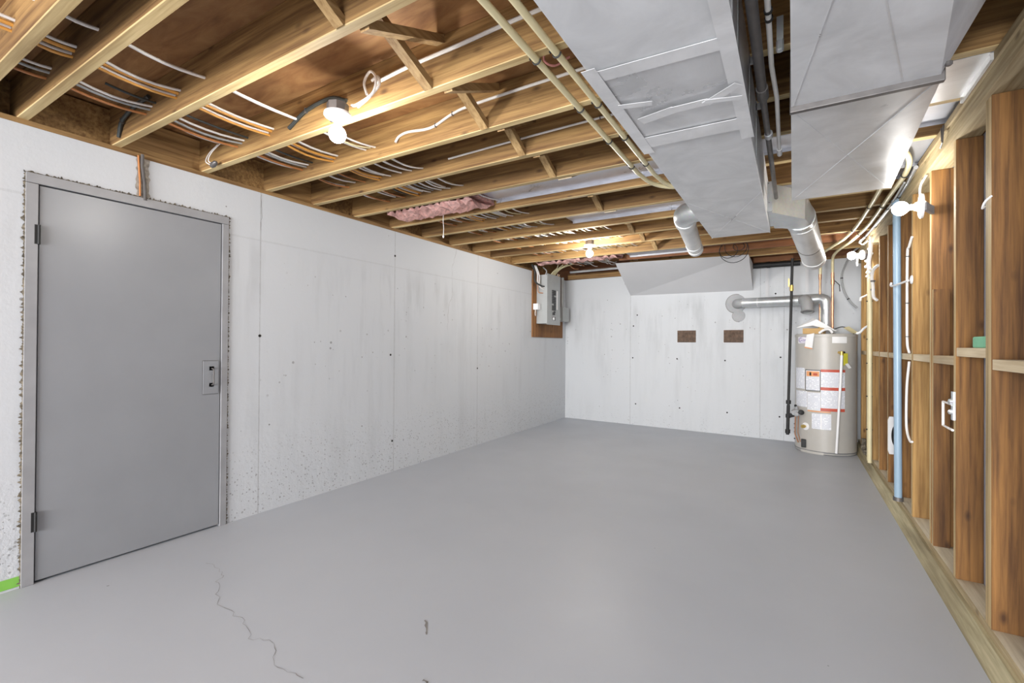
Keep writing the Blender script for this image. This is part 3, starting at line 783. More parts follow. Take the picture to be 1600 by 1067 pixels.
# ------------------------------------------------------------------ pipes between the ducts
o = thing('steel_pipe', (-.09, 2, 2.2), 'dark steel gas pipe running between the two ducts', 'pipe')
gx = -.098
MB().tube([(gx - .005, -2.4, 2.22), (gx - .005, 2.02, 2.22)], .0165, 14).build('pipe', M['darkmetal'], o, True)
MB().tube([(gx - .005, 1.98, 2.22), (gx + .002, 3.5, 2.22)], .012, 14).build('pipe', M['darkmetal'], o, True)
MB().tube([(gx - .005, 1.98, 2.22), (gx - .005, 2.06, 2.22)], .021, 14).build('coupling', M['darkmetal'], o, True)
MB().tube([(gx, 2.42, 2.22), (gx, 2.46, 2.22)], .017, 14).build('coupling', M['galv'], o, True)
o = thing('copper_pipe', (-.07, 2, 2.25), 'thin white painted pipe running beside the dark gas pipe', 'pipe')
MB().tube([(-.066, -2.4, 2.255), (-.066, 1.5, 2.255), (-.068, 1.9, 2.25), (-.058, 2.15, 2.25), (-.062, 2.75, 2.25)], .0085, 12).build('pipe', M['cable_w'], o, True)
MB().tube([(-.062, 2.72, 2.25), (-.062, 2.80, 2.25)], .012, 12).build('end_cap', M['white'], o, True)
for y in (1.58, 1.62): MB().cyl((-.066, y, 2.255), (-.066, y + .012, 2.255), .012, 12).build('clip', M['black'], o)
tag(MB().box(-.05, -.03, 1.80, 1.82, 2.28, 2.36).disc_stack((-.04, 1.81, 2.28), (0, 0, -1), [(0, .012), (.03, .012), (.035, .009)], 10).build('pipe_hanger', M['galv']), 'small silver hanger stub between the ducts', 'hanger')

# ------------------------------------------------------------------ stud wall
ZP = .118
tag(MB().prism([(.637, YF, 0), (.79, YF, 0), (.79, YF, .078), (.672, YF, .078)], (0, 7.12 - YF, 0)).build('sill_timber', M['curb']), 'stained lower sill timber under the stud wall', 'timber')
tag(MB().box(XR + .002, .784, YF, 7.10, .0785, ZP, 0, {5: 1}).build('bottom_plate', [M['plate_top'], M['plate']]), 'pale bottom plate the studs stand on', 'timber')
tag(MB().box(.655, .775, YF, 7.10, 2.345, 2.379).build('top_plate', M['plate']), 'upper of the two top plates of the stud wall', 'timber')
tag(MB().box(.665, .775, YF, 7.10, 2.272, 2.343).build('top_plate', M['plate']), 'lower top plate resting on the stud tops', 'timber')
SY = [2.605, 3.085, 3.560, 4.05, 4.54, 4.98, 5.44, 5.88, 6.32, 6.78]
sl = ['nearest stud at the right edge of the view', 'stud with the metal latch bracket on it', 'stud beside the sideways bulb, with a dark notched board on it',
      'golden stud just left of the sideways bulb', 'stud right of the pale blue pipe', 'stud behind the pale blue pipe beside the white plate',
      'second stud behind the pale blue pipe', 'stud carrying the cream vertical pipes', 'stud beside the water heater', 'rearmost stud against the back wall']
for k, (y, lab) in enumerate(zip(SY, sl)):
    side = M['stud'] if k not in (3, 7, 8, 9) else M['stud_gold']
    o = MB().box(XR, XR + .1005, -0, .038, ZP, 2.271, 0, {5: 1}).build('wall_stud', [side, M['stud_pale_lit']])
    o.location = (0, y, 0)
    bv = o.modifiers.new('bevel', 'BEVEL'); bv.width = .002; bv.segments = 1
    tag(o, lab, 'stud', 'upright studs of the open wall')
o = MB().box(XR + .001, XR + .09, 2.645, 2.675, ZP, 2.271, 0, {5: 1}).build('wall_stud', [M['stud_pale_lit'], M['stud_pale_lit']])
tag(o, 'narrow pale stud doubled behind the nearest stud', 'stud', 'upright studs of the open wall')
for y, lab in ((2.12, 'stud just outside the right edge of the view'),):
    o = MB().box(XR, XR + .09, y, y + .038, ZP, 2.271, 0, {5: 1}).build('wall_stud', [M['stud'], M['stud_pale_lit']]); tag(o, lab, 'stud', 'upright studs of the open wall')
tag(MB().box(XR + .003, XR + .075, 3.528, 3.558, ZP, 1.58, 0, {5: 1}).build('cripple_stud', [M['stud'], M['stud_pale_lit']]), 'short board nailed to the stud below the sideways bulb', 'stud')
rl = ['right of the nearest stud', 'under the green sponge', 'left of the latch bracket stud', 'below the sideways bulb', 'right of the pale blue pipe', 'behind the pale blue pipe',
      'left of the pale blue pipe', 'right of the cream vertical pipe', 'left of the cream vertical pipe', 'beside the water heater']
ys = [2.12] + SY
for k in range(len(ys) - 1):
    a, b = ys[k] + .040, ys[k+1] - .001
    if k == 1: a += .035
    if k == 2: b -= .034
    z0 = 1.160 if k != 1 else 1.205
    o = MB().box(XR + .002, XR + .088, a, b, z0, z0 + .042).build('wall_blocking', M['rail'], None, bevel=.002)
    tag(o, 'pale horizontal block between studs ' + rl[k], 'board', 'pale blocks at mid height between the studs')
tag(MB().box(.690, .735, 2.69, 2.86, 1.2475, 1.297).build('sponge', M['green'], None, bevel=.006), 'green sponge block lying on the mid height block', 'sponge')
# latch bracket
o = thing('latch_bracket', (XR, 3.10, .96), 'white metal wire latch bracket on the front of a stud', 'bracket')
MB().tube([(XR - .008, 3.10, .965), (XR - .008, 3.27, .965), (XR - .008, 3.27, .84), (XR - .008, 3.10, .84)], .006, 8).build('wire_loop', M['cable_w'], o)
MB().box(XR - .010, XR, 3.088, 3.120, .89, 1.03).disc_stack((XR - .01, 3.10, .98), (-1, 0, 0), [(0, .016), (.012, .014), (.016, .006)], 12).disc_stack((XR - .01, 3.10, .93), (-1, 0, 0), [(0, .014), (.012, .012), (.016, .005)], 12).build('plate', M['galv'], o)
o = thing('metal_clip', (.66, 3.15, 2.34), 'dark bent metal clip hanging on the top plate', 'clip')
MB().tube([(.648, 3.13, 2.37), (.648, 3.15, 2.29), (.648, 3.19, 2.275)], .004, 6).tube([(.648, 3.17, 2.37), (.648, 3.16, 2.30)], .004, 6).build('wire', M['darkmetal'], o)
# blue pipe
o = thing('drain_pipe', (.652, 4.42, .12), 'tall pale blue plastic pipe standing in front of the studs', 'pipe')
px = .655
MB().cyl((px + .012, 4.42, .13), (px, 4.42, 2.30), .0235, 20).build('pipe', M['bluepipe'], o, True)
MB().cyl((px + .012, 4.42, .118), (px + .012, 4.42, .145), .031, 20).build('base_coupling', M['darkmetal'], o, True)
MB().cyl((px, 4.42, 2.24), (px, 4.42, 2.335), .031, 20).build('top_coupling', M['bluepipe'], o, True)
# white plate with oval opening
o = thing('vent_plate', (.72, 4.93, .5), 'white plate with a black oval opening behind the pale blue pipe', 'vent')
pl = MB(); ring = []
n_ = 28; P_ = rectring((.727, 4.955, .515), (1, 0, 0), (0, 0, 1), .048, .155, n_); Q_ = [Vector((.727 + .026 * math.cos(2*PI*k/n_), 4.955, .515 + .085 * math.sin(2*PI*k/n_))) for k in range(n_)]
off = Vector((0, -.012, 0))
pl.add(P_ + Q_ + [p + off for p in P_] + [q + off for q in Q_],
       [(k, (k+1) % n_, n_ + (k+1) % n_, n_ + k) for k in range(n_)] + [(2*n_ + k, 3*n_ + k, 3*n_ + (k+1) % n_, 2*n_ + (k+1) % n_) for k in range(n_)] +
       [(k, 2*n_ + k, 2*n_ + (k+1) % n_, (k+1) % n_) for k in range(n_)] + [(n_ + k, n_ + (k+1) % n_, 3*n_ + (k+1) % n_, 3*n_ + k) for k in range(n_)])
pl.build('plate', M['white'], o)
MB().box(.69, .765, 4.956, 4.97, .42, .61).build('opening', M['dark'], o)
# white cable on the golden stud
o = thing('cable', (.67, 4.12, 1.2), 'white cable looping down the studs right of the pale blue pipe', 'cable')
MB().tube(smoothpath([(.676, 4.02, 1.98), (.674, 4.10, 1.93), (.672, 4.14, 1.88), (.672, 4.15, 1.5), (.672, 4.14, 1.28), (.676, 4.10, 1.21)], 6), .0075, 8).build('sheath', M['cable_w'], o, True)
MB().tube(smoothpath([(.676, 4.10, 1.15), (.672, 4.15, .98), (.672, 4.17, .76), (.672, 4.14, .67), (.674, 4.06, .62), (.68, 4.03, .62)], 6), .0075, 8).build('sheath', M['cable_w'], o, True)
for z in (1.87, 1.55, 1.32): MB().box(.664, .684, 4.125, 4.17, z - .002, z + .002).build('staple', M['black'], o)
o = thing('pipe_hook', (.67, 4.1, 1.70), 'white metal hook bracket crossing in front of the pale blue pipe', 'bracket')
MB().tube(smoothpath([(.66, 4.05, 1.695), (.64, 4.20, 1.692), (.62, 4.33, 1.692), (.615, 4.37, 1.70), (.62, 4.38, 1.72)], 5), .007, 8).build('rod', M['white'], o)
MB().disc_stack((.682, 4.05, 1.70), (-1, 0, 0), [(0, .03), (.008, .026), (.012, .01)], 14).build('plate', M['white'], o)
tag(MB().tube(smoothpath([(.67, 3.60, 2.26), (.655, 3.66, 2.22), (.655, 3.66, 2.15), (.675, 3.60, 2.09)], 6), .006, 8).build('cable', M['cable_w'], None, True), 'short white cable feeding the sideways lampholder', 'cable')
for i, (z, ln) in enumerate(((2.205, .03), (2.155, .03))):
    pass
for z, w_ in ((2.14, 'upper'), (2.055, 'lower')):
    tag(MB().box(.70, .73, 2.6745, 2.70, z, z + .04).build('wood_shim', M['rail'], None, bevel=.003), w_ + ' of the two small pale wood wedges near the top of the nearest stud bay', 'shim')
tag(MB().tube(smoothpath([(.684, 2.60, 1.86), (.665, 2.60, 1.84), (.664, 2.63, 1.82), (.676, 2.65, 1.83)], 5), .004, 6).build('hook', M['white']), 'small white hook on the nearest stud', 'hook')

# cream vertical pipes with fittings
o = thing('plastic_pipe', (.66, 5.82, .2), 'tall cream plastic pipe with foamed joints standing before the studs near the heater', 'pipe')
MB().tube([(.655, 5.80, .10), (.655, 5.80, 1.9), (.650, 5.80, 2.02)], .018, 12).build('tube', M['pex'], o, True)
MB().tube(smoothpath([(.650, 5.80, 2.0), (.645, 5.79, 2.10), (.655, 5.78, 2.2), (.66, 5.78, 2.34)], 5), .017, 12).build('tube', M['cable_w'], o, True)
MB().tube([(.652, 5.90, .10), (.652, 5.90, 1.98)], .010, 10).build('tube', M['pex'], o, True)
fm = MB()
for q in range(16):
    c = Vector((.648 + random.uniform(-.02, .015), 5.80 + random.uniform(-.03, .05), 1.88 + q * .022))
    fm.disc_stack(c, (random.uniform(-1, 1), random.uniform(-1, 1), .4), [(0, .004), (.008, .016), (.020, .014), (.028, .004)], 8)
fm.build('foamed_joint', M['cable_w'], o, True)
for z in (1.70, 1.32, 1.08, .75, .42): MB().cyl((.654, 5.83, z), (.654, 5.83, z + .008), .028, 12).build('clip', M['black'], o)
o = thing('pipe_fitting', (.66, 5.3, 1.9), 'cream hooked pipe stub beside the tall cream pipe', 'pipe')
MB().tube(smoothpath([(.67, 5.42, 2.0), (.645, 5.50, 1.97), (.64, 5.55, 1.90), (.645, 5.52, 1.83), (.645, 5.48, 1.72), (.665, 5.44, 1.68)], 6), .013, 10).build('tube', M['cable_w'], o, True)
for z in (1.86, 1.78): MB().cyl((.644, 5.52, z), (.645, 5.52, z + .015), .019, 10).build('clip', M['darkmetal'], o)
o = thing('pipe_valve', (.6, 6.1, 1.65), 'small white elbow valve left of the tall cream pipe', 'valve')
MB().tube(smoothpath([(.655, 5.95, 1.46), (.63, 6.0, 1.44), (.60, 6.03, 1.40), (.57, 6.04, 1.385)], 5), .011, 8).build('tube', M['white'], o, True)
MB().tube([(.655, 5.92, 1.78), (.60, 5.98, 1.755), (.595, 5.98, 1.72)], .010, 8).build('stub', M['cable_w'], o, True)
tag(MB().box(.640, .684, 6.10, 6.22, ZP, ZP + .05).disc_stack((.655, 6.1, .20), (-1, 0, 0), [(0, .02), (.03, .025), (.04, .01)], 10).box(.645, .68, 6.3, 6.36, ZP, .25).build('debris', M['mortar']), 'small heap of rubble and a cap on the plate beside the heater', 'debris')

# conduits / cream pipes from under the right duct toward the heater
def rpipe(pts, r, mat, lab, clips=(), name='plastic_pipe', tie='black'):
    o = thing(name, pts[0], lab, 'pipe')
    sp = smoothpath(pts, 6); MB().tube(sp, r, 12).build('tube', M[mat], o, True)
    for c in clips:
        p = sp[int(c * (len(sp) - 1))]; q = sp[min(len(sp) - 1, int(c * (len(sp) - 1)) + 1)]; d = (q - p).normalized() * .012
        MB().cyl(p, p + d, r + .004, 12).build('clip', M[tie], o)
    return o
rpipe([(.50, 3.30, 2.36), (.515, 3.7, 2.352), (.52, 4.3, 2.35), (.50, 5.2, 2.35), (.45, 5.8, 2.35), (.36, 6.2, 2.34), (.30, 6.5, 2.335), (.285, 6.72, 2.28), (.282, 6.75, 2.12)], .015, 'pex', 'cream pipe bending down to the left copper pipe above the heater', (.18, .3, .42))
rpipe([(.46, 3.28, 2.36), (.56, 3.45, 2.35), (.605, 3.75, 2.345), (.60, 4.3, 2.345), (.58, 5.2, 2.34), (.52, 5.9, 2.34), (.45, 6.3, 2.335), (.41, 6.6, 2.32), (.405, 6.75, 2.28), (.405, 6.75, 2.12)], .015, 'pex', 'cream pipe bending down to the right copper pipe above the heater', (.25, .38, .5))
rpipe([(.64, 3.70, 2.345), (.655, 4.2, 2.34), (.64, 5.0, 2.335), (.61, 5.7, 2.335), (.59, 6.0, 2.33)], .012, 'galv', 'thin metal conduit along the top of the stud wall', (.3, .6), 'conduit')
rpipe([(.625, 3.95, 2.328), (.63, 4.5, 2.322), (.615, 5.1, 2.318), (.60, 5.6, 2.312), (.57, 5.75, 2.30), (.60, 5.85, 2.28), (.63, 5.7, 2.29)], .007, 'cable_g', 'grey cable with a loose loop beside the thin conduit', (.2, .5), 'cable')

# ------------------------------------------------------------------ water heater
hc = Vector((.335, 6.755, 0)); HR = .310; HH = 1.395
Hh = thing('water_heater', hc, 'beige gas water heater tank covered in printed labels', 'water heater')
MB().disc_stack(hc, (0, 0, 1), [(.008, HR * .99), (.012, HR), (HH - .03, HR)], 64).build('tank', M['tank'], Hh, True)
MB().disc_stack(hc, (0, 0, 1), [(0, HR * .97), (.028, HR * 1.012), (.034, HR * 1.012), (.036, HR)], 64).build('base_rim', M['tank_dk'], Hh, True)
MB().disc_stack(hc + Vector((0, 0, HH - .035)), (0, 0, 1), [(0, HR), (.001, HR * 1.015), (.028, HR * 1.015), (.034, HR * .99), (.036, .02)], 64).build('top_cap', M['tank'], Hh, True)
MB().disc_stack(hc + Vector((0, 0, HH)), (0, 0, 1), [(0, .105), (.012, .10), (.05, .075), (.07, .072)], 28).build('draft_hood', M['galv'], Hh, True)
import math as _m
vdir = _m.atan2(-hc.y, -hc.x)     # angle from heater centre towards the camera
def cylpatch(off, w_, z0, z1, name, mat, lift=.0012, n=12, parent=Hh, slant=0.0):
    """off = arc offset (m) to the right as seen, around the tank"""
    vs = []
    for i in range(n + 1):
        s_ = off - w_/2 + w_ * i / n
        a = vdir + s_ / HR
        r_ = HR + lift
        vs += [(hc.x + r_ * _m.cos(a), hc.y + r_ * _m.sin(a), z0 + slant * i / n), (hc.x + r_ * _m.cos(a), hc.y + r_ * _m.sin(a), z1 + slant * i / n)]
    return MB().add(vs, [(2*i, 2*i+2, 2*i+3, 2*i+1) for i in range(n)]).build(name, mat, parent, True, fix=False)
# px helper: arc offset for an apparent sideways offset u (m) from the centre line
def arc(u): return HR * _m.asin(max(-.999, min(.999, u / HR)))
def patch_px(x0, x1, z0, z1, name, mat, lift=.0012, slant=0.0, parent=None):
    k = .0081 * .91 * .815    # metres of apparent offset per photo pixel
    a0, a1 = arc((x0 - 1291.5) * .00602), arc((x1 - 1291.5) * .00602)
    return cylpatch((a0 + a1) / 2, a1 - a0, z0, z1, name, mat, lift, slant=slant, parent=parent or Hh)
def zpx(y): return 1.25 - (y - 541.5) * .00855 + .012
patch_px(1302, 1325, zpx(538.5), zpx(527), 'data_label', M['label_blank'])
LG = patch_px(1246.5, 1264, zpx(539), zpx(529.5), 'logo_label', M['label_blank'], .0014)
patch_px(1242.5, 1258, zpx(602), zpx(573), 'warning_label', M['label'])
patch_px(1259, 1284, zpx(604), zpx(575), 'warning_label', M['breaker'], .0010)
WLB = patch_px(1260, 1283, zpx(603), zpx(576), 'warning_label', M['label'], .0016)
patch_px(1261, 1282, zpx(584), zpx(577), 'label_symbol', M['orange'], .0022, parent=WLB)
patch_px(1266, 1269, zpx(583), zpx(578.5), 'label_symbol', M['breaker'], .0028, parent=WLB)
patch_px(1272, 1279, zpx(582.5), zpx(579.5), 'label_symbol', M['red'], .0028, parent=WLB)
RLB = patch_px(1284.5, 1322, zpx(626), zpx(575), 'warning_label', M['label'], .0012)
patch_px(1284, 1322.5, zpx(577.5), zpx(574), 'red_band', M['red'], .002, parent=RLB)
patch_px(1284, 1322.5, zpx(602), zpx(598), 'red_band', M['red'], .002, parent=RLB)
patch_px(1284, 1322, zpx(630), zpx(626), 'red_band', M['red'], .002, parent=RLB)
patch_px(1243, 1262, zpx(627), zpx(605), 'warning_label', M['label'], .0012)
patch_px(1262.5, 1284, zpx(630), zpx(606), 'warning_label', M['label'], .0012)
patch_px(1263, 1300, zpx(632), zpx(630.5), 'label_edge', M['orange'], .0018)
patch_px(1270, 1301, zpx(655), zpx(634), 'energy_label', M['label'], .0014)
patch_px(1284, 1286, zpx(655), zpx(634), 'label_edge', M['label_blank'], .002)
# vents at the foot
vm = MB()
for r_ in range(5):
    for c_, (xa, xb_) in enumerate(((1291, 1300.5), (1305 + (0, 3, 1, 3, 1)[r_] , 1319))):
        if (r_ % 2): xb_ = xb_
        a0, a1 = arc((xa - 1291.5) * .00602), arc((xb_ - 1291.5) * .00602)
        z_ = zpx(691 + 4.6 * r_)
        for i in range(4):
            s0, s1 = a0 + (a1 - a0) * i / 4, a0 + (a1 - a0) * (i + 1) / 4
            q = [(hc.x + (HR + .0015) * _m.cos(vdir + s_ / HR), hc.y + (HR + .0015) * _m.sin(vdir + s_ / HR)) for s_ in (s0, s1)]
            vm.quad((*q[0], z_ - .006), (*q[1], z_ - .006), (*q[1], z_ + .006), (*q[0], z_ + .006))
vm.build('vent_slots', M['dark'], Hh, fix=False)
# access door outline
patch_px(1252, 1289, zpx(706), zpx(686), 'burner_door', M['tank'], .004)
# oval logo
vs, fs = text_mesh('Giant', .062, True)
def bend(vs, x0, zc, lift):
    out = []
    for v in vs:
        a = vdir + (arc((x0 - 1291.5) * .00602) + v.x) / HR
        out.append((hc.x + (HR + lift) * _m.cos(a), hc.y + (HR + lift) * _m.sin(a), zc + v.y))
    return out
MB().add(bend(vs, 1255.5, zpx(534.2), .0030), fs).build('lettering', M['ink'], LG, fix=False, label='purple slanted maker lettering in an oval')
ring = []; rf = []
for k in range(40):
    t_ = 2*PI*k/40
    for m_ in (1.0, .90): ring.append(Vector((.082 * m_ * _m.cos(t_), .038 * m_ * _m.sin(t_), 0)))
rf = [(2*k, 2*k+1, (2*k+3) % 80, (2*k+2) % 80) for k in range(40)]
MB().add(bend(ring, 1255.5, zpx(534.2), .0026), rf).build('logo_ring', M['ink'], LG, fix=False)
# hanging tag, relief valve, discharge pipe, yellow tag
def hpt(x, lift=0.0, z=0.0):
    a = vdir + arc((x - 1291.5) * .00602) / HR
    return Vector((hc.x + (HR + lift) * _m.cos(a), hc.y + (HR + lift) * _m.sin(a), z))
e = [hpt(1262.5, .014, zpx(527)), hpt(1274.5, .014, zpx(525)), hpt(1271.5, .020, zpx(547)), hpt(1259.5, .020, zpx(545))]
MB().quad(*e).build('hanging_tag', M['label_blank'], Hh, fix=False)
e = [hpt(1260, .0215, zpx(543.5)), hpt(1272, .0215, zpx(545.5)), hpt(1271.5, .022, zpx(547)), hpt(1259.5, .022, zpx(545))]
MB().quad(*e).build('tag_edge', M['orange'], Hh, fix=False)
vp = hpt(1313, .0, zpx(551)); vq = hpt(1313, .055, zpx(551))
MB().cyl(vp, vq, .016, 14).cyl(vq + Vector((0, 0, .012)), vq - Vector((0, 0, .03)), .018, 14).build('relief_valve', M['brass'], Hh, True)
MB().cyl(hpt(1318, .01, zpx(551)), hpt(1318, .03, zpx(551)), .014, 12).build('valve_knob', M['black'], Hh, True)
MB().tube([vq - Vector((0, 0, .02)), vq - Vector((.008, 0, .3)), hpt(1306.5, .05, zpx(684))], .0135, 12).build('discharge_pipe', M['white'], Hh, True)
e = [hpt(1315, .06, zpx(552)), hpt(1322, .045, zpx(552)), hpt(1321.5, .05, zpx(567)), hpt(1314.5, .065, zpx(568))]
MB().quad(*e).build('yellow_tag', M['yellow'], Hh, fix=False)
e = [hpt(1317, .06, zpx(566)), hpt(1322, .05, zpx(565)), hpt(1326, .055, zpx(571)), hpt(1322, .06, zpx(572))]
MB().quad(*e).build('paper_tag', M['label_blank'], Hh, fix=False)
# gas control
gp = hpt(1252, .0, 0)
g = MB(); c0 = hpt(1250, .045, .47)
g.box(c0.x - .05, c0.x + .035, c0.y - .04, c0.y + .05, .425, .475).disc_stack(Vector((c0.x, c0.y, .475)), (0, 0, 1), [(0, .045), (.012, .045), (.02, .02), (.045, .018), (.055, .012)], 16)
g.disc_stack(Vector((c0.x, c0.y - .04, .44)), (-.2, -1, 0), [(0, .028), (.02, .026), (.025, .012)], 16)
g.build('gas_valve', M['dull'], Hh, True)
MB().disc_stack(Vector((c0.x - .055, c0.y - .02, .42)), (-.6, -1, 0), [(0, .026), (.022, .024), (.026, .01)], 14).disc_stack(Vector((c0.x + .045, c0.y - .03, .465)), (.2, -1, 0), [(0, .03), (.03, .028), (.034, .012)], 14).disc_stack(Vector((c0.x - .01, c0.y, .525)), (0, 0, 1), [(0, .014), (.02, .014), (.024, .006)], 10).build('control_knobs', M['black'], Hh, True)
MB().tube([(c0.x - .01, c0.y - .01, .43), (c0.x - .015, c0.y - .01, .20), (c0.x + .02, c0.y, .10)], .007, 8).tube([(c0.x + .02, c0.y - .01, .43), (c0.x + .015, c0.y - .01, .22), (c0.x + .04, c0.y, .11)], .005, 8).build('burner_tubes', M['copper'], Hh, True)
q0 = hpt(1257.5, .004, 0)
MB().box(q0.x - .03, q0.x + .02, q0.y - .03, q0.y + .02, .055, .15).build('burner_inlet', M['black'], Hh, bevel=.006)
for z in (.30, .25, .20, .12): p_ = hpt(1241.5, .01, z); MB().disc_stack(p_, (-.5, -1, 0), [(0, .009), (.006, .007)], 8).build('bolt', M['black'], Hh)
# drain valve
dv = hpt(1259.5, 0, .305)
dn = (dv - Vector((hc.x, hc.y, .305))).normalized()
MB().disc_stack(dv, dn, [(-.002, .045), (.004, .042), (.006, .03)], 24).build('drain_escutcheon', M['label_blank'], Hh, True)
MB().disc_stack(dv, dn, [(0, .014), (.03, .014), (.032, .022), (.05, .020)], 14).build('drain_valve', M['brass'], Hh, True)

# things on top of the heater
tag(MB().prism([(.10, 6.56, HH + .002), (.30, 6.52, HH + .002), (.33, 6.62, HH + .002), (.13, 6.67, HH + .002)], (0, 0, .065)).build('cardboard_box', M['cardboard']), 'brown cardboard piece lying on top of the water heater', 'cardboard')
tag(MB().prism([(.03, 6.62, HH + .075), (.20, 6.50, HH + .185), (.24, 6.53, HH + .17), (.44, 6.56, HH + .03), (.42, 6.58, HH + .028), (.20, 6.56, HH + .10)], (.01, .07, .0)).build('paper_manual', M['label_blank']), 'white folded paper manual draped over the cardboard on the heater', 'paper')
tag(MB().tube(smoothpath([(.26, 6.50, HH + .006), (.31, 6.50, HH + .045), (.36, 6.50, HH + .05), (.39, 6.50, HH + .01)], 4), .022, 10, flat=.7).build('crumpled_paper', M['white'], None, True), 'crumpled white paper at the front of the heater top', 'paper')
rpipe([(.42, 6.72, HH + .06), (.50, 6.70, HH + .085), (.57, 6.70, HH + .05), (.61, 6.70, HH + .0)], .006, 'cable_k', 'dark thin cable arching over the right of the heater top', (), 'cable')
tag(MB().quad((.50, 6.62, HH + .07), (.56, 6.70, HH + .09), (.66, 6.66, HH + .005), (.58, 6.56, HH + .004)).build('paper_sheet', M['cable_y'], None, fix=False), 'beige paper slumped on the right of the heater top', 'paper')

# copper pipes
for x, lab, zl in ((.282, 'left copper water pipe rising behind the heater flue', 1.44), (.405, 'right copper water pipe rising from the heater top', 1.40)):
    y = 6.79 if x < .3 else 6.745
    o = thing('copper_pipe', (x, y, zl), lab, 'pipe')
    MB().cyl((x, y, zl), (x, y, 2.09), .0125, 14).build('pipe', M['copper'], o, True)
    MB().cyl((x, y, 2.06), (x, y, 2.13), .017, 14).build('coupling', M['copper'], o, True)
    MB().cyl((x, y, zl), (x, y, zl + .06), .019, 14).build('union', M['brass'], o, True)
    if x > .3:
        MB().cyl((x, y, 1.99), (x, y, 2.05), .020, 14).build('valve', M['copper'], o, True)
        MB().bar((x + .02, y - .02, 2.03), (x + .07, y - .02, 1.97), .02, .008).bar((x + .065, y - .02, 1.975), (x + .07, y - .02, 1.90), .02, .008, (1, 0, 0)).build('lever_handle', M['black'], o)
    else:
        MB().cyl((x - .03, y, 1.545), (x + .02, y, 1.545), .014, 12).disc_stack((x - .03, y, 1.545), (-1, 0, 0), [(0, .02), (.01, .02)], 10).build('valve', M['brass'], o, True)

# flue
o = thing('flue_pipe', (0, 6.9, 1.82), 'shiny round flue pipe running from the heater to the wall hole', 'duct')
fy0, fy1 = 6.98, 6.80; fz = 1.825
MB().tube(smoothpath([(-.66, 7.17, fz), (-.66, 7.07, fz), (-.62, 6.99, fz), (-.54, 6.97, fz)], 5), .062, 20).build('elbow', M['dull'], o, True)
MB().cyl((-.58, 6.975, fz), (.02, 6.87, fz), .062, 24).build('pipe', M['galv'], o, True)
MB().cyl((.0, 6.872, fz), (.24, 6.82, fz), .068, 24).build('tee', M['galv'], o, True)
MB().tube([(.10, 6.85, fz), (.13, 6.76, fz - .01), (.145, 6.69, fz - .07), (.15, 6.66, fz - .15)], [.062, .066, .068, .060], 20).build('draft_damper', M['dull'], o, True)
MB().disc_stack((.15, 6.66, fz - .15), (.02, -.3, -1), [(0, .070), (.012, .072), (.014, .055), (.004, .05)], 24).build('damper_collar', M['dull'], o, True)
MB().tube(smoothpath([(.22, 6.82, fz), (.29, 6.805, fz), (.335, 6.79, fz - .03), (.345, 6.79, fz - .10)], 5), .066, 20).build('elbow', M['galv'], o, True)
MB().cyl((.345, 6.79, fz - .08), (.345, 6.79, HH + .06), .062, 24).build('pipe', M['galv'], o, True)
for x in (-.40,): MB().cyl((x, 6.945, fz), (x + .012, 6.943, fz), .064, 24).build('band', M['whitepipe'], o, True)
MB().disc_stack((-.68, 7.188, fz + .01), (0, -1, 0), [(0, .137), (.003, .137)], 28).build('collar_gap', M['darkmetal'], o)
MB().disc_stack((-.68, 7.185, fz + .01), (0, -1, 0), [(0, .13), (.012, .125), (.016, .10), (.018, .06)], 28).build('wall_collar', M['dull'], o, True)
o = thing('round_cap', (-.65, 7.18, 1.68), 'small round metal cap on the wall just below the flue collar', 'cap')
MB().disc_stack((-.645, 7.189, 1.665), (0, -1, 0), [(0, .088), (.003, .088)], 26).build('rim', M['darkmetal'], o)
MB().disc_stack((-.645, 7.187, 1.665), (0, -1, 0), [(0, .082), (.014, .080), (.017, .06)], 26).build('cap', M['dull'], o, True)
MB().disc_stack((-.645, 7.190, 1.590), (0, -1, 0), [(0, .014), (.016, .012)], 8).build('screw', M['darkmetal'], o, True)

# black vertical gas pipe
o = thing('steel_pipe', (-.01, 6.7, 1.3), 'black vertical gas pipe just left of the water heater, in front of the flue', 'pipe')
GY = 6.70
gx0, gx1 = -.008, -.046
def gxz(z): return gx0 + (gx1 - gx0) * (2.33 - z) / 1.82
MB().tube([(gxz(2.33), GY, 2.33), (gxz(.50), GY, .50)], .0155, 14).build('pipe', M['black'], o, True)
MB().tube([(gxz(.5), GY, .52), (gxz(.16), GY, .16)], .019, 14).build('drip_leg', M['black'], o, True)
for z in (.56, .39, .20): MB().cyl((gxz(z), GY, z - .022), (gxz(z), GY, z + .022), .028, 14).build('coupling', M['black'], o, True)
MB().cyl((gxz(.375), GY, .375), (.06, 6.60, .43), .014, 12).build('branch', M['black'], o, True)
MB().cyl((gxz(1.97), GY, 1.93), (gxz(1.97), GY, 2.0), .022, 14).bar((gxz(2.0) - .03, GY - .03, 1.98), (gxz(2.0) - .03, GY - .03, 2.08), .012, .012, (1, 0, 0)).build('shutoff_valve', M['brass'], o, True)

# white pipe run seen behind, grey cable on back wall near studs
rpipe([(.66, 6.6, 2.40), (.60, 6.85, 2.36), (.54, 7.02, 2.22), (.515, 7.04, 2.10), (.54, 7.04, 1.93), (.60, 7.03, 1.80), (.665, 7.02, 1.72)], .010, 'cable_g', 'grey armoured cable curving down the back wall beside the studs', (.5, .8), 'cable')
for x, lab in ((-.335, 'left faint grey pipe stain board on the wall'), ):
    pass
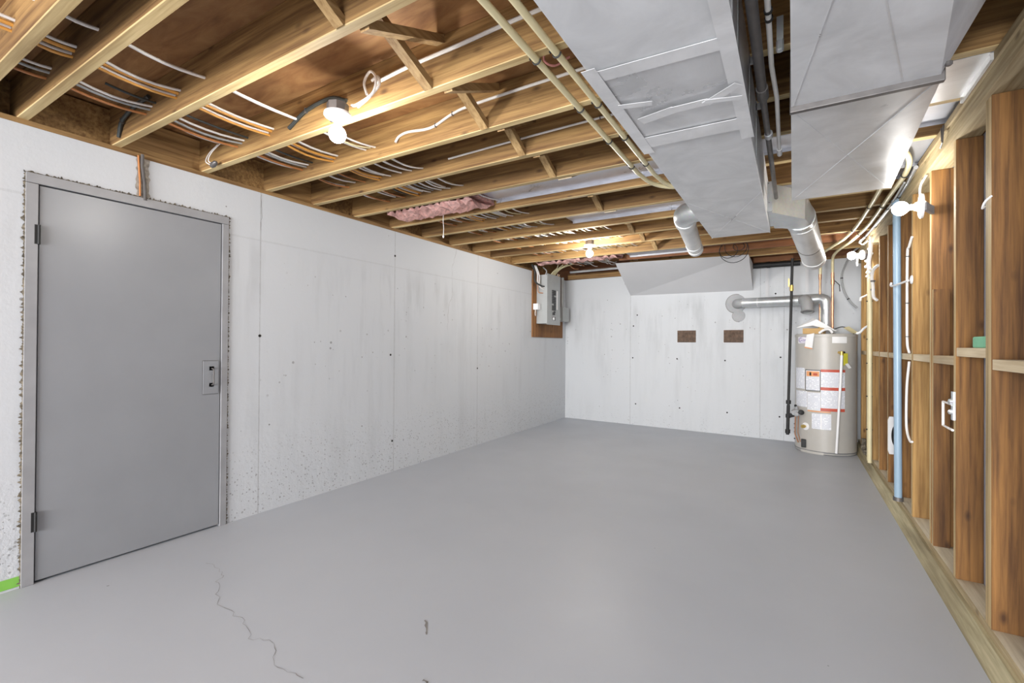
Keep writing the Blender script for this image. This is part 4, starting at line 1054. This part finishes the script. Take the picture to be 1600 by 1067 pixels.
# coil of black wire
o = thing('wire_coil', (-.6, 6.1, 2.35), 'loose coil of thin black wire hanging behind the left duct end', 'wire')
for i, (rx, rz, cx, cz) in enumerate(((.155, .145, -.60, 2.375), (.10, .09, -.66, 2.38), (.12, .12, -.58, 2.42), (.06, .05, -.55, 2.42))):
    pts = [(cx + rx * math.cos(2*PI*k/28), 6.06 + .006 * i, cz + rz * math.sin(2*PI*k/28)) for k in range(29)]
    MB().tube(pts, .004, 6).build('loop', M['black'], o, True)

# rusty vent plates in the back wall
for x0, x1, lab in ((-1.473, -1.213, 'left rusty brown vent plate in the back wall'), (-.837, -.585, 'right rusty brown vent plate in the back wall, closer to the heater')):
    yw = yb((x0 + x1) / 2)
    o = thing('vent_plate', ((x0 + x1) / 2, yw, 1.38), lab, 'vent', 'rusty plates in the back wall')
    MB().box(x0, x1, yw - .012, yw + .02, 1.295, 1.47).build('plate', M['rust'], o, bevel=.003)
    MB().disc_stack(((x0 + x1) / 2 - .02, yw - .012, 1.405), (0, -1, 0), [(0, .04), (.006, .036), (.008, .02), (.004, .018)], 20).build('cover_disc', M['rust'], o, True)
    MB().box(x0 - .008, x1 + .008, yw - .004, yw + .02, 1.285, 1.48).build('rim', M['drywall'], o)

# pipe lines painted white on the back wall right
for x in (-.30, .155):
    tag(MB().box(x - .018, x + .018, yb(x) - .006, yb(x) + .01, 1.86 if x < 0 else 1.95, 2.35).build('wall_batten', M['drywall']),
        'narrow raised white strip on the back wall, %s' % ('left of the black gas pipe' if x < 0 else 'between gas pipe and copper pipes'), 'strip')

# ------------------------------------------------------------------ electrical panel
bx = XL
tag(MB().box(bx + .001, bx + .020, 6.13, 7.19, 1.36, 2.37).build('backing_board', M['panelply']), 'brown plywood board behind the electrical panel', 'board')
EP = thing('electrical_panel', (bx + .02, 6.6, 1.57), 'open grey electrical breaker panel in the far left corner', 'electrical panel')
ex0, ex1 = bx + .021, bx + .20
MB().box(ex0, ex1, 6.25, 6.68, 1.565, 2.30).build('cabinet', M['grey_box'], EP, bevel=.003)
CV = MB().box(ex1, ex1 + .006, 6.235, 6.695, 1.55, 2.315).build('cover', M['grey_box'], EP, bevel=.002)
br = []
for r_ in range(12):
    for c_ in (0, 1):
        z_ = 2.08 - r_ * .026; y_ = 6.40 + c_ * .065
        if (r_, c_) in ((3, 1), (8, 0)): continue
        MB().box(ex1 + .006, ex1 + .016, y_, y_ + .055, z_ - .022, z_).build('breaker', M['breaker'], CV)
MB().box(ex1 + .006, ex1 + .009, 6.555, 6.60, 1.79, 2.08).build('circuit_list', M['label_blank'], CV)
MB().box(ex1 + .006, ex1 + .020, 6.42, 6.48, 1.70, 1.74).box(ex1 + .006, ex1 + .018, 6.46, 6.50, 1.735, 1.76).build('breaker', M['breaker'], CV)
MB().disc_stack((ex1 + .006, 6.45, 1.645), (1, 0, 0), [(0, .025), (.014, .022), (.016, .01)], 14).build('main_knob', M['white'], EP, True)
MB().box(ex1 + .006, ex1 + .01, 6.42, 6.52, 1.62, 1.675).build('main_plate', M['darkmetal'], EP)
o = thing('meter_box', (bx + .06, 7.05, 1.7), 'small grey box with pipe right of the breaker panel', 'box')
MB().box(bx + .021, bx + .13, 6.96, 7.20, 1.63, 1.86).build('cabinet', M['grey_box'], o, bevel=.004)
MB().cyl((bx + .06, 7.08, 1.86), (bx + .06, 7.08, 2.36), .028, 14).build('conduit', M['grey_box'], o, True)
MB().cyl((bx + .07, 6.69, 1.67), (bx + .07, 6.96, 1.67), .020, 12).build('conduit', M['grey_box'], o, True)
o = thing('switch_box', (bx + .05, 6.2, 1.8), 'small white switch box left of the breaker panel', 'box')
MB().box(bx + .021, bx + .10, 6.14, 6.23, 1.77, 1.86).build('cover', M['white'], o, bevel=.003)
MB().tube([(bx + .05, 6.16, 1.77), (bx + .05, 6.15, 1.72), (bx + .04, 6.18, 1.68)], .006, 6).build('wire', M['cable_w'], o, True)
def wire(pts, mat, r, lab): tag(MB().tube(smoothpath(pts, 6), r, 8).build('cable', M[mat], None, True), lab, 'cable', 'cables feeding the breaker panel')
wire([(bx + .10, 5.95, 2.41), (bx + .08, 6.08, 2.33), (bx + .10, 6.05, 2.18), (bx + .14, 6.18, 2.12), (bx + .15, 6.245, 2.12)], 'cable_k', .012, 'fat black cable bending into the panel from the left')
wire([(bx + .12, 6.0, 2.40), (bx + .09, 6.14, 2.30), (bx + .11, 6.12, 2.15), (bx + .15, 6.245, 2.10)], 'cable_w', .009, 'white cable entering the left side of the panel, upper')
wire([(bx + .13, 6.02, 2.40), (bx + .11, 6.16, 2.28), (bx + .12, 6.15, 2.12), (bx + .15, 6.245, 2.07)], 'cable_w', .007, 'white cable entering the left side of the panel, lower')
wire([(bx + .06, 6.1, 2.38), (bx + .07, 6.2, 2.30), (bx + .08, 6.18, 2.05), (bx + .13, 6.245, 2.02)], 'cable_r', .006, 'rust coloured cable entering the left side of the panel')
for i in range(4):
    wire([(bx + .35 + .08 * i, 6.30, 2.43), (bx + .26 + .03 * i, 6.45, 2.41), (bx + .17, 6.50 + .04 * i, 2.37), (bx + .12, 6.50 + .045 * i, 2.31)], 'cable_y', .007,
         ('first', 'second', 'third', 'fourth')[i] + ' cream cable curving down into the top of the panel, counted from the left')
wire([(bx + .10, 6.30, 2.42), (bx + .13, 6.36, 2.37), (bx + .11, 6.36, 2.31)], 'cable_g', .009, 'grey cable dropping into the top left of the panel')
for i in range(3):
    wire([(bx + .12, 6.78 + .03 * i, 2.38), (bx + .07, 6.79 + .03 * i, 2.2), (bx + .05, 6.77 + .03 * i, 1.95), (bx + .06, 6.75, 1.80 - .03 * i), (bx + .08, 6.70, 1.78 - .03 * i)], ('cable_w', 'cable_r', 'cable_y')[i], .006,
         ('white', 'rust coloured', 'cream')[i] + ' cable running down the right side of the panel')
# horizontal pipe and brown board at top of the back wall, left of the bulkhead
tag(MB().prism([(-3.26, 0, 0), (-2.20, 0, 0), (-2.20, .03, 0), (-3.26, .03, 0)], (0, 0, .085)).build('ledger_board', M['joist']), 'brown ledger board at the top of the back wall beside the bulkhead', 'board').location = (0, 7.235, 2.345)
tag(MB().cyl((-3.05, 6.86, 2.405), (-2.15, 6.80, 2.405), .018, 14).build('conduit', M['galv'], None, True), 'grey conduit above the ledger board at the back left', 'pipe')
wire([(-2.22, 7.0, 2.36), (-2.17, 7.1, 2.28), (-2.24, 7.12, 2.20), (-2.12, 7.12, 2.15), (-2.06, 7.12, 2.17)], 'cable_g', .008, 'loose grey cable end hanging left of the white bulkhead')

# ------------------------------------------------------------------ lights
def area(loc, rot, size, power, col=(1, .985, .96), sy=None):  # unseen panels added behind the camera as soft fill, no fixture there
    l = bpy.data.lights.new('unseen_fill_area', 'AREA'); l.energy = power; l.color = col
    l.shape = 'RECTANGLE'; l.size = size; l.size_y = sy or size
    o = bpy.data.objects.new('unseen_fill_area', l); C.objects.link(o); o.location = loc; o.rotation_euler = rot
    return o
a_ = area((-1.2, -5.7, 1.35), (math.radians(89), 0, math.radians(2)), 3.4, 330, (.97, .98, 1), sy=2.0)
a_.data.spread = math.radians(110)
area((-1.0, -1.6, 2.30), (0, 0, 0), 1.8, 5, (.97, .98, 1))
def point(loc, power, r=.12, col=(1, .96, .90)):  # unseen point fills added behind the camera, not tied to any bulb
    l = bpy.data.lights.new('unseen_fill_point', 'POINT'); l.energy = power; l.color = col; l.shadow_soft_size = r
    o = bpy.data.objects.new('unseen_fill_point', l); C.objects.link(o); o.location = loc
point((-1.75, -1.6, 2.1), 6)
point((.25, -1.6, 1.9), 9)
w = bpy.data.worlds.new('World'); bpy.context.scene.world = w; w.use_nodes = True
w.node_tree.nodes['Background'].inputs[0].default_value = (.8, .85, .9, 1)
w.node_tree.nodes['Background'].inputs[1].default_value = .3

# ------------------------------------------------------------------ camera
yaw, pitch, roll, F = math.radians(-31.03), math.radians(.34), math.radians(.379), 729.6
cy, sy, cp, sp, cr, sr = math.cos(yaw), math.sin(yaw), math.cos(pitch), math.sin(pitch), math.cos(roll), math.sin(roll)
fv = Vector((sy*cp, cy*cp, sp)); rv = Vector((cy, -sy, 0)); uv = rv.cross(fv)
r2 = cr*rv + sr*uv; u2 = -sr*rv + cr*uv
cd = bpy.data.cameras.new('Camera'); cam = bpy.data.objects.new('Camera', cd); C.objects.link(cam)
cam.matrix_world = Matrix(((r2.x, u2.x, -fv.x, 0), (r2.y, u2.y, -fv.y, 0), (r2.z, u2.z, -fv.z, 1.25), (0, 0, 0, 1)))
cd.sensor_width = 36; cd.lens = F / 1600 * 36; cd.clip_start = .03
bpy.context.scene.camera = cam
sc = bpy.context.scene
sc.view_settings.view_transform = 'Standard'; sc.view_settings.look = 'None'
sc.view_settings.exposure = 0.22; sc.view_settings.gamma = 1.0
